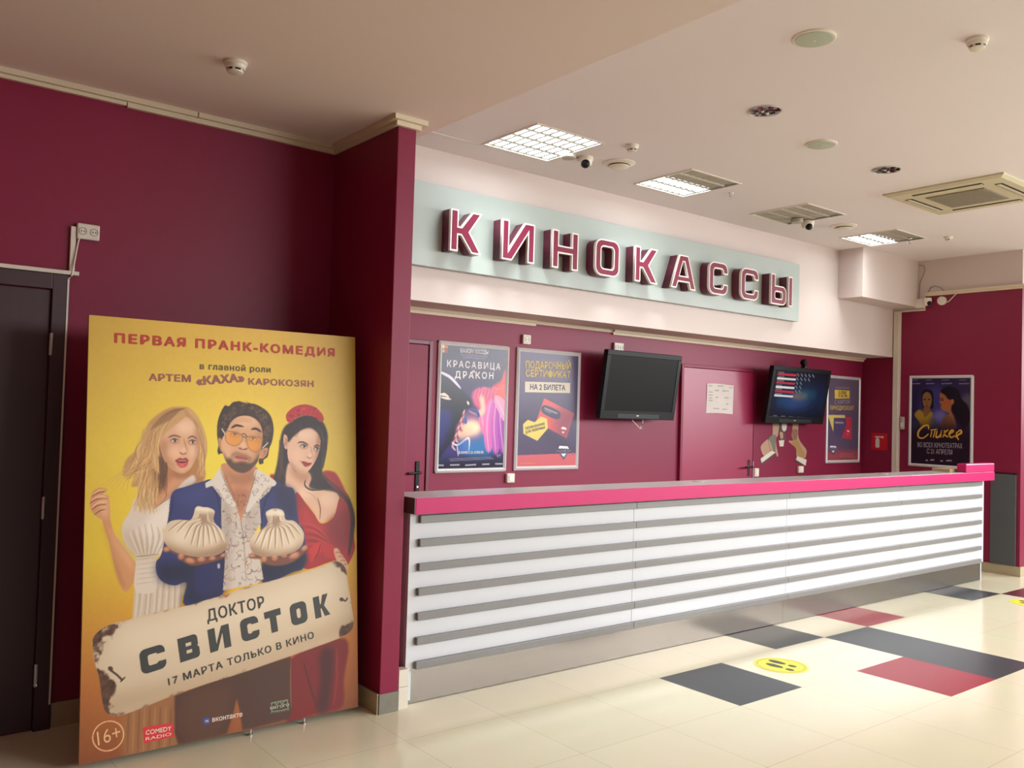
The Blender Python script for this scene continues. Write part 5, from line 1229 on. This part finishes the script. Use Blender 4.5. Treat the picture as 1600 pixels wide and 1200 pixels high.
    cv.fill(C((416, 362), (440, 410), (470, 412), (486, 436), (540, 428), (584, 440), (616, 418), (642, 380), (640, 410), (618, 450), (562, 500), (500, 496), (444, 448)), (84, 60, 48), soft=2.2, alpha=.95, clip=f)
    cv.fill(C((470, 388), (500, 372), (530, 380), (560, 388), (590, 410), (582, 428), (548, 408), (520, 396), (490, 396), (474, 412)), (104, 74, 58), soft=1.6, alpha=.55, clip=f)
    for k in range(90):
        x, y = R.randint(420, 635), R.randint(400, 495); cv.line(C((x, y), (x+R.randint(-4, 5), y+10)), .9, ((52, 36, 30), (112, 84, 66))[k % 2], alpha=.5, clip=f)
    cv.ell(*C((530, 408))[0], 10, 4.2, (176, 96, 82), rot=8, soft=.9); cv.line(C((492, 402), (530, 408), (572, 416)), 1.4, (110, 52, 46)); cv.ell(*C((530, 420))[0], 6.5, 1.6, (206, 130, 112), rot=8, soft=1.2, alpha=.8)
    # nose
    cv.line(C((556, 280), (556, 310), (562, 335)), 2.0, (176, 120, 86), alpha=.7); cv.ell(*C((542, 330))[0], 5.4, 5.4, (228, 178, 140), soft=2.4, alpha=.9); cv.line(C((512, 345), (530, 356), (560, 356), (572, 346)), 1.7, (136, 84, 62), alpha=.9); cv.ell(*C((524, 350))[0], 1.6, 1.0, (100, 56, 44), soft=.7); cv.ell(*C((556, 354))[0], 1.6, 1.0, (100, 56, 44), soft=.7)
    # eyes, brows, glasses
    for c in (C((490, 266))[0], C((600, 290))[0]):
        cv.ell(c[0], c[1], 7.5, 4.0, (150, 100, 76), soft=1.8, alpha=.7); cv.ell(c[0], c[1]+.4, 5.0, 1.9, (222, 206, 190), rot=8, soft=.6); cv.ell(c[0]+.2, c[1]+.3, 2.0, 2.0, (44, 30, 26), soft=.5); cv.line([(c[0]-6, c[1]-.4), (c[0], c[1]-2.2), (c[0]+5.5, c[1]+.8)], 1.6, (56, 36, 30))
    for p in (((470, 228), (500, 212), (545, 220)), ((590, 236), (620, 232), (652, 252))): cv.line(C(*p), 3.6, (58, 40, 34))
    for k in range(3): cv.line(C((500, 178+k*8), (545, 172+k*8), (600, 182+k*8)), 1, (180, 126, 94), alpha=.5)
    l1 = C((438, 246), (480, 250), (535, 272), (530, 312), (498, 334), (462, 328), (436, 300)); l2 = C((562, 278), (610, 282), (652, 292), (650, 340), (628, 370), (596, 366), (570, 336))
    for l in (l1, l2): cv.fill(l, (222, 142, 54), soft=.6, alpha=.58)
    for a, l in ((C((482, 305))[0], l1), (C((608, 335))[0], l2)): cv.ell(a[0], a[1], 8.5, 4.6, (232, 150, 50), soft=3, alpha=.75)
    for l in (l1, l2): cv.line(l+[l[0]], 1.0, (130, 98, 70), alpha=.85, taper=False)
    cv.line(C((532, 268), (548, 262), (564, 278)), 1.4, (86, 62, 48), taper=False); cv.line(C((536, 278), (562, 286)), 1.3, (90, 66, 50), taper=False)
    cv.line(C((414, 234), (434, 266)), 1.8, (206, 196, 180), taper=False); cv.line(C((690, 318), (660, 348)), 1.6, (206, 196, 180), taper=False)

    # ================= hands and dumplings
    HN, HND = (178, 116, 86), (116, 70, 52)
    def hand(pts, fingers):
        f = cv.fill(C(*pts), HND, soft=1)
        for x, y, rx, ry, rot in fingers:
            c = C((x, y))[0]; cv.ell(c[0], c[1], rx, ry, HN, rot=rot, soft=1.0); cv.ell(c[0], c[1]-ry*.3, rx*.6, ry*.4, (208, 150, 116), rot=rot, soft=1.2, alpha=.8); cv.line([(c[0]-rx, c[1]+ry*.8), (c[0], c[1]+ry*1.05), (c[0]+rx, c[1]+ry*.8)], 1.2, (80, 46, 36), alpha=.6)
    hand([(58, 955), (95, 945), (150, 985), (210, 1000), (300, 1008), (365, 1006), (440, 990), (405, 1022), (300, 1052), (230, 1060), (172, 1032), (150, 1002)], [(78, 962, 5.5, 4.2, -10), (166, 1004, 4.6, 5.6, 20), (220, 1030, 8, 4.6, 14), (288, 1022, 6.5, 4.6, -8), (355, 1016, 5.5, 3.4, -12), (420, 998, 4.5, 3, -25)])
    hand([(575, 995), (620, 988), (660, 1006), (720, 1000), (820, 990), (930, 940), (905, 990), (835, 1042), (740, 1062), (672, 1048), (652, 1022), (600, 1015)], [(596, 1000, 5.5, 3, 10), (668, 1020, 4.5, 5.2, 14), (732, 1010, 4.8, 6, -4), (788, 990, 5, 6.4, -16), (850, 1000, 9, 5, -28), (912, 955, 6, 4, -40)])
    def dumpling(outline, cx, cy, top, pleats):
        f = cv.fill(C(*outline), (208, 186, 158), soft=.9)
        xs_ = [p[0] for p in outline]; x0, x1 = min(xs_), max(xs_)
        cv.fill(C((x0-10, cy+40), (cx, cy+95), (x1+10, cy+30), (x1, cy+130), (cx, cy+160), (x0, cy+130)), (152, 116, 88), soft=7, alpha=.85, clip=f)
        cv.ell(*C((x0+.30*(x1-x0), cy-5))[0], 17, 13, (228, 210, 184), soft=7, alpha=.8, clip=f); cv.ell(*C((x0+.72*(x1-x0), cy+15))[0], 15, 13, (226, 206, 180), soft=7, alpha=.7, clip=f)
        for (x, y) in pleats:
            m = ((top[0]*.55+x*.45)+(x-top[0])*.16, top[1]+.50*(y-top[1])-8)
            m2 = (top[0]+(x-top[0])*.18, top[1]+.28*(y-top[1]))
            cv.line(C((top[0]+(x-top[0])*.12, top[1]), m2, m, (x, y)), 2.6, (148, 116, 90), alpha=.75, clip=f, soft=1.4)
            cv.line(C((top[0]+(x-top[0])*.12+9, top[1]), (m2[0]+10, m2[1]), (m[0]+11, m[1]), (x+10, y)), 2.4, (236, 220, 196), alpha=.65, clip=f, soft=1.4)
        return f
    f = dumpling([(252, 712), (270, 700), (300, 706), (330, 708), (362, 722), (370, 738), (362, 772), (372, 805), (415, 850), (447, 930), (425, 972), (370, 1000), (290, 1008), (200, 998), (120, 972), (70, 925), (58, 872), (90, 800), (150, 782), (218, 785), (240, 755)], 250, 880, (305, 745), [(90, 850), (140, 860), (185, 900), (225, 935), (262, 950), (300, 950), (340, 935), (380, 925), (420, 920)])
    cv.fill(C((252, 712), (290, 702), (362, 722), (352, 742), (300, 730), (262, 728)), (228, 212, 188), soft=1.2, clip=f); cv.fill(C((330, 740), (364, 745), (366, 800), (340, 810)), (160, 126, 98), soft=3, alpha=.7, clip=f)
    f = dumpling([(678, 742), (700, 722), (735, 714), (775, 722), (790, 742), (800, 782), (850, 790), (898, 840), (910, 890), (888, 950), (820, 988), (720, 1003), (650, 1003), (596, 975), (580, 915), (606, 872), (655, 840), (690, 800)], 745, 890, (740, 760), [(610, 930), (645, 960), (690, 965), (735, 960), (780, 950), (820, 930), (855, 900), (885, 870)])
    cv.fill(C((680, 742), (735, 716), (788, 742), (770, 758), (735, 748), (700, 760)), (232, 216, 192), soft=1.2, clip=f); cv.ell(*C((735, 720))[0], 3.5, 2.4, (190, 160, 130), soft=1, clip=f); cv.fill(C((680, 770), (706, 765), (700, 830), (668, 850)), (166, 132, 104), soft=3, alpha=.6, clip=f)
    # shirt cuff and hand of the right figure
    cv.fill(D((470, 962), (492, 955), (515, 985), (545, 1030), (560, 1068), (540, 1092), (505, 1062), (480, 1010)), (206, 156, 124), soft=.9)
    for k in range(4): cv.line(D((478+k*16, 985+k*24), (500+k*14, 978+k*24), (520+k*10, 992+k*22)), 1.5, (136, 88, 68), alpha=.75)

    # ================= enamel plaque
    pl = cv.fill(E((52, 500), (70, 440), (150, 385), (250, 360), (400, 318), (600, 276), (700, 245), (820, 212), (900, 180), (1010, 152), (1150, 115), (1300, 74), (1400, 36), (1440, 24), (1488, 60), (1505, 150), (1528, 300), (1536, 390), (1480, 450), (1300, 520), (1100, 590), (900, 660), (700, 722), (500, 792), (300, 872), (200, 902), (130, 884), (105, 800), (90, 690), (66, 600)), (200, 180, 152), soft=.8)
    cv.fill(E((200, 420), (800, 270), (1420, 90), (1440, 220), (800, 420), (240, 560)), (218, 200, 174), soft=20, alpha=.8, clip=pl)
    cv.fill(E((100, 800), (500, 700), (1000, 560), (1530, 330), (1540, 420), (1000, 640), (300, 890), (120, 900)), (176, 150, 120), soft=12, alpha=.8, clip=pl)
    n1, n2 = cv.noise(30, 11, 4), cv.noise(70, 12, 3)
    soft = cv.blur(cv.blur(pl, 6), 6); rim = np.clip((0.90-soft)*1.6, 0, 1)*pl
    lef = np.zeros_like(pl)
    for pts, a in ((E((50, 500), (60, 450), (150, 380), (200, 390), (150, 450), (110, 560), (70, 600)), 1), (E((70, 650), (130, 660), (180, 730), (150, 790), (110, 880), (90, 720)), 1), (E((100, 800), (160, 830), (240, 900), (140, 890)), .8), (E((1440, 24), (1490, 60), (1504, 110), (1480, 90), (1448, 50)), 1), (E((1490, 380), (1536, 350), (1536, 420), (1490, 450), (1440, 460)), .9), (E((600, 270), (700, 240), (660, 262)), .8), (E((970, 165), (1040, 140), (1020, 160)), .8)):
        t = np.zeros_like(pl); q = cv.im.copy(); m = cv.fill(pts, (0, 0, 0), soft=5, alpha=0.0); cv.im = q
        if m is not None: lef = np.maximum(lef, m*a)
    rust = np.clip((lef*1.25+rim*.75+(n1-.5)*2.2-.52)*3, 0, 1)*pl*np.clip(lef*3+rim*1.0, 0, 1)
    rc = np.array([74, 50, 38])[None, None]*(.7+.9*n2[..., None])
    cv.im = cv.im*(1-rust[..., None])+rc*rust[..., None]
    st = np.clip((rim+lef*.6)*.35*n1, 0, .4)*pl*(1-rust); cv.im = cv.im*(1-st[..., None])+np.array([150, 104, 66])*st[..., None]
    cv.line(E((150, 640), (190, 670), (222, 700)), 3.2, (70, 48, 36), taper=False); cv.ell(*E((155, 636))[0], 4.2, 3.6, (80, 54, 40), rot=40, soft=.7); cv.line(E((214, 708), (236, 686)), 2.4, (70, 48, 36), taper=False)
    cv.ell(*E((1468, 242))[0], 3.2, 3.0, (74, 48, 36), soft=.7); cv.line(E((1468, 240), (1490, 250), (1500, 236)), 2.4, (80, 52, 40), taper=False); cv.line(E((796, 212), (812, 226), (830, 208)), 2.6, (176, 88, 46))
    # ================= marks at the foot
    for k in range(48):
        a0, a1 = 2*math.pi*k/48, 2*math.pi*(k+1)/48
        cv.line(E((142+88*math.cos(a0), 1018+84*math.sin(a0)-10*math.cos(a0)), (142+88*math.cos(a1), 1018+84*math.sin(a1)-10*math.cos(a1))), 1.7, (226, 174, 122), taper=False)
    cv.fill(E((338, 970), (510, 942), (514, 1022), (344, 1060)), (200, 50, 54), soft=0, smooth=False)
    cv.fill(E((680, 920), (714, 912), (720, 946), (686, 954)), (62, 74, 132), soft=.6)
    for p in (((1070, 832), (1110, 822), (1160, 814)), ((1070, 832), (1072, 880)), ((1160, 814), (1165, 866)), ((1072, 880), (1120, 874), (1165, 862)), ((1090, 826), (1100, 840), (1112, 824)), ((1120, 822), (1132, 836), (1142, 818))): cv.line(E(*p), 1.4, (130, 160, 130), alpha=.85, taper=False)
    cv.im = np.minimum(cv.im*1.05, 244)
    cv.build('poster_print', stand, 0, print_mat('poster_ink', .42, spec=.35))
    # ---- lettering
    RED = mat('brick_red_ink', (186, 52, 40), .5); OLV = mat('olive_ink', (108, 88, 44), .5); ROSE = mat('mauve_brown_ink', (160, 96, 82), .5); BLK = mat('charcoal_ink', (50, 50, 46), .5); LGT = mat('pale_ink', (226, 204, 186), .5); SAND = mat('sand_ink', (226, 174, 122), .5)
    T = lambda s, F, a, b, top, m, bold=.02, sp=1.0: lettering(PM, s, F(a)[0], F(b)[0], .05, m, stand, bold, cap_px=F(top)[0], space=sp)
    T('ПЕРВАЯ ПРАНК-КОМЕДИЯ', A, (262, 183), (1410, 257), (262, 136), RED, .045, 1.28)
    T('в главной роли', A, (707, 322), (1076, 340), (707, 290), OLV, .025, 1.12)
    T('АРТЕМ', A, (442, 382), (661, 389), (442, 346), ROSE, .035, 1.1); T('«КАХА»', A, (690, 406), (942, 386), (694, 364), ROSE, .045); T('КАРОКОЗЯН', A, (960, 402), (1300, 415), (960, 370), ROSE, .035, 1.12)
    T('ДОКТОР', E, (706, 368), (1032, 284), (700, 302), BLK, .016, 1.12)
    T('17 МАРТА ТОЛЬКО В КИНО', E, (486, 730), (1312, 460), (478, 690), BLK, .016, 1.16)
    T('16+', E, (84, 1072), (214, 1030), (78, 990), SAND, -.006)
    T('COMEDY', E, (354, 1012), (500, 986), (353, 986), LGT, .02); T('RADIO', E, (354, 1044), (500, 1014), (353, 1026), LGT, .01)
    T('VK', E, (690, 942), (714, 938), (688, 928), LGT, .02); T('вконтакте', E, (732, 938), (904, 906), (728, 910), LGT, .02)
    T('МЕГОГО', E, (1062, 868), (1170, 846), (1061, 854), mat('pale_green_ink', (176, 190, 166), .5), .02); T('STUDIOS', E, (1062, 892), (1172, 872), (1061, 884), mat('dim_green_ink', (128, 124, 104), .5), 0)
    a = np.array(PM.px(*E((335, 672))[0])); b = np.array(PM.px(*E((1404, 326))[0])); t = np.array(PM.px(*E((316, 535))[0]))
    dx = (b-a)/np.linalg.norm(b-a); L = np.linalg.norm(b-a); up = t-a; hgt = np.linalg.norm(up)
    pos = [(335, 460), (530, 635), (690, 805), (868, 970), (1010, 1106), (1162, 1262), (1310, 1404)]
    for ch, (u0, u1) in zip('СВИСТОК', pos):
        s0, s1 = (u0-335)/1069*L, (u1-335)/1069*L
        lp = glyph(ch, (s1-s0)/hgt, .30)
        glyph_obj('title_letter', lp, PM, *(a+dx*s0), hgt, .0010, .0008, BLK, stand, slant=(dx, up/hgt))
main_poster()
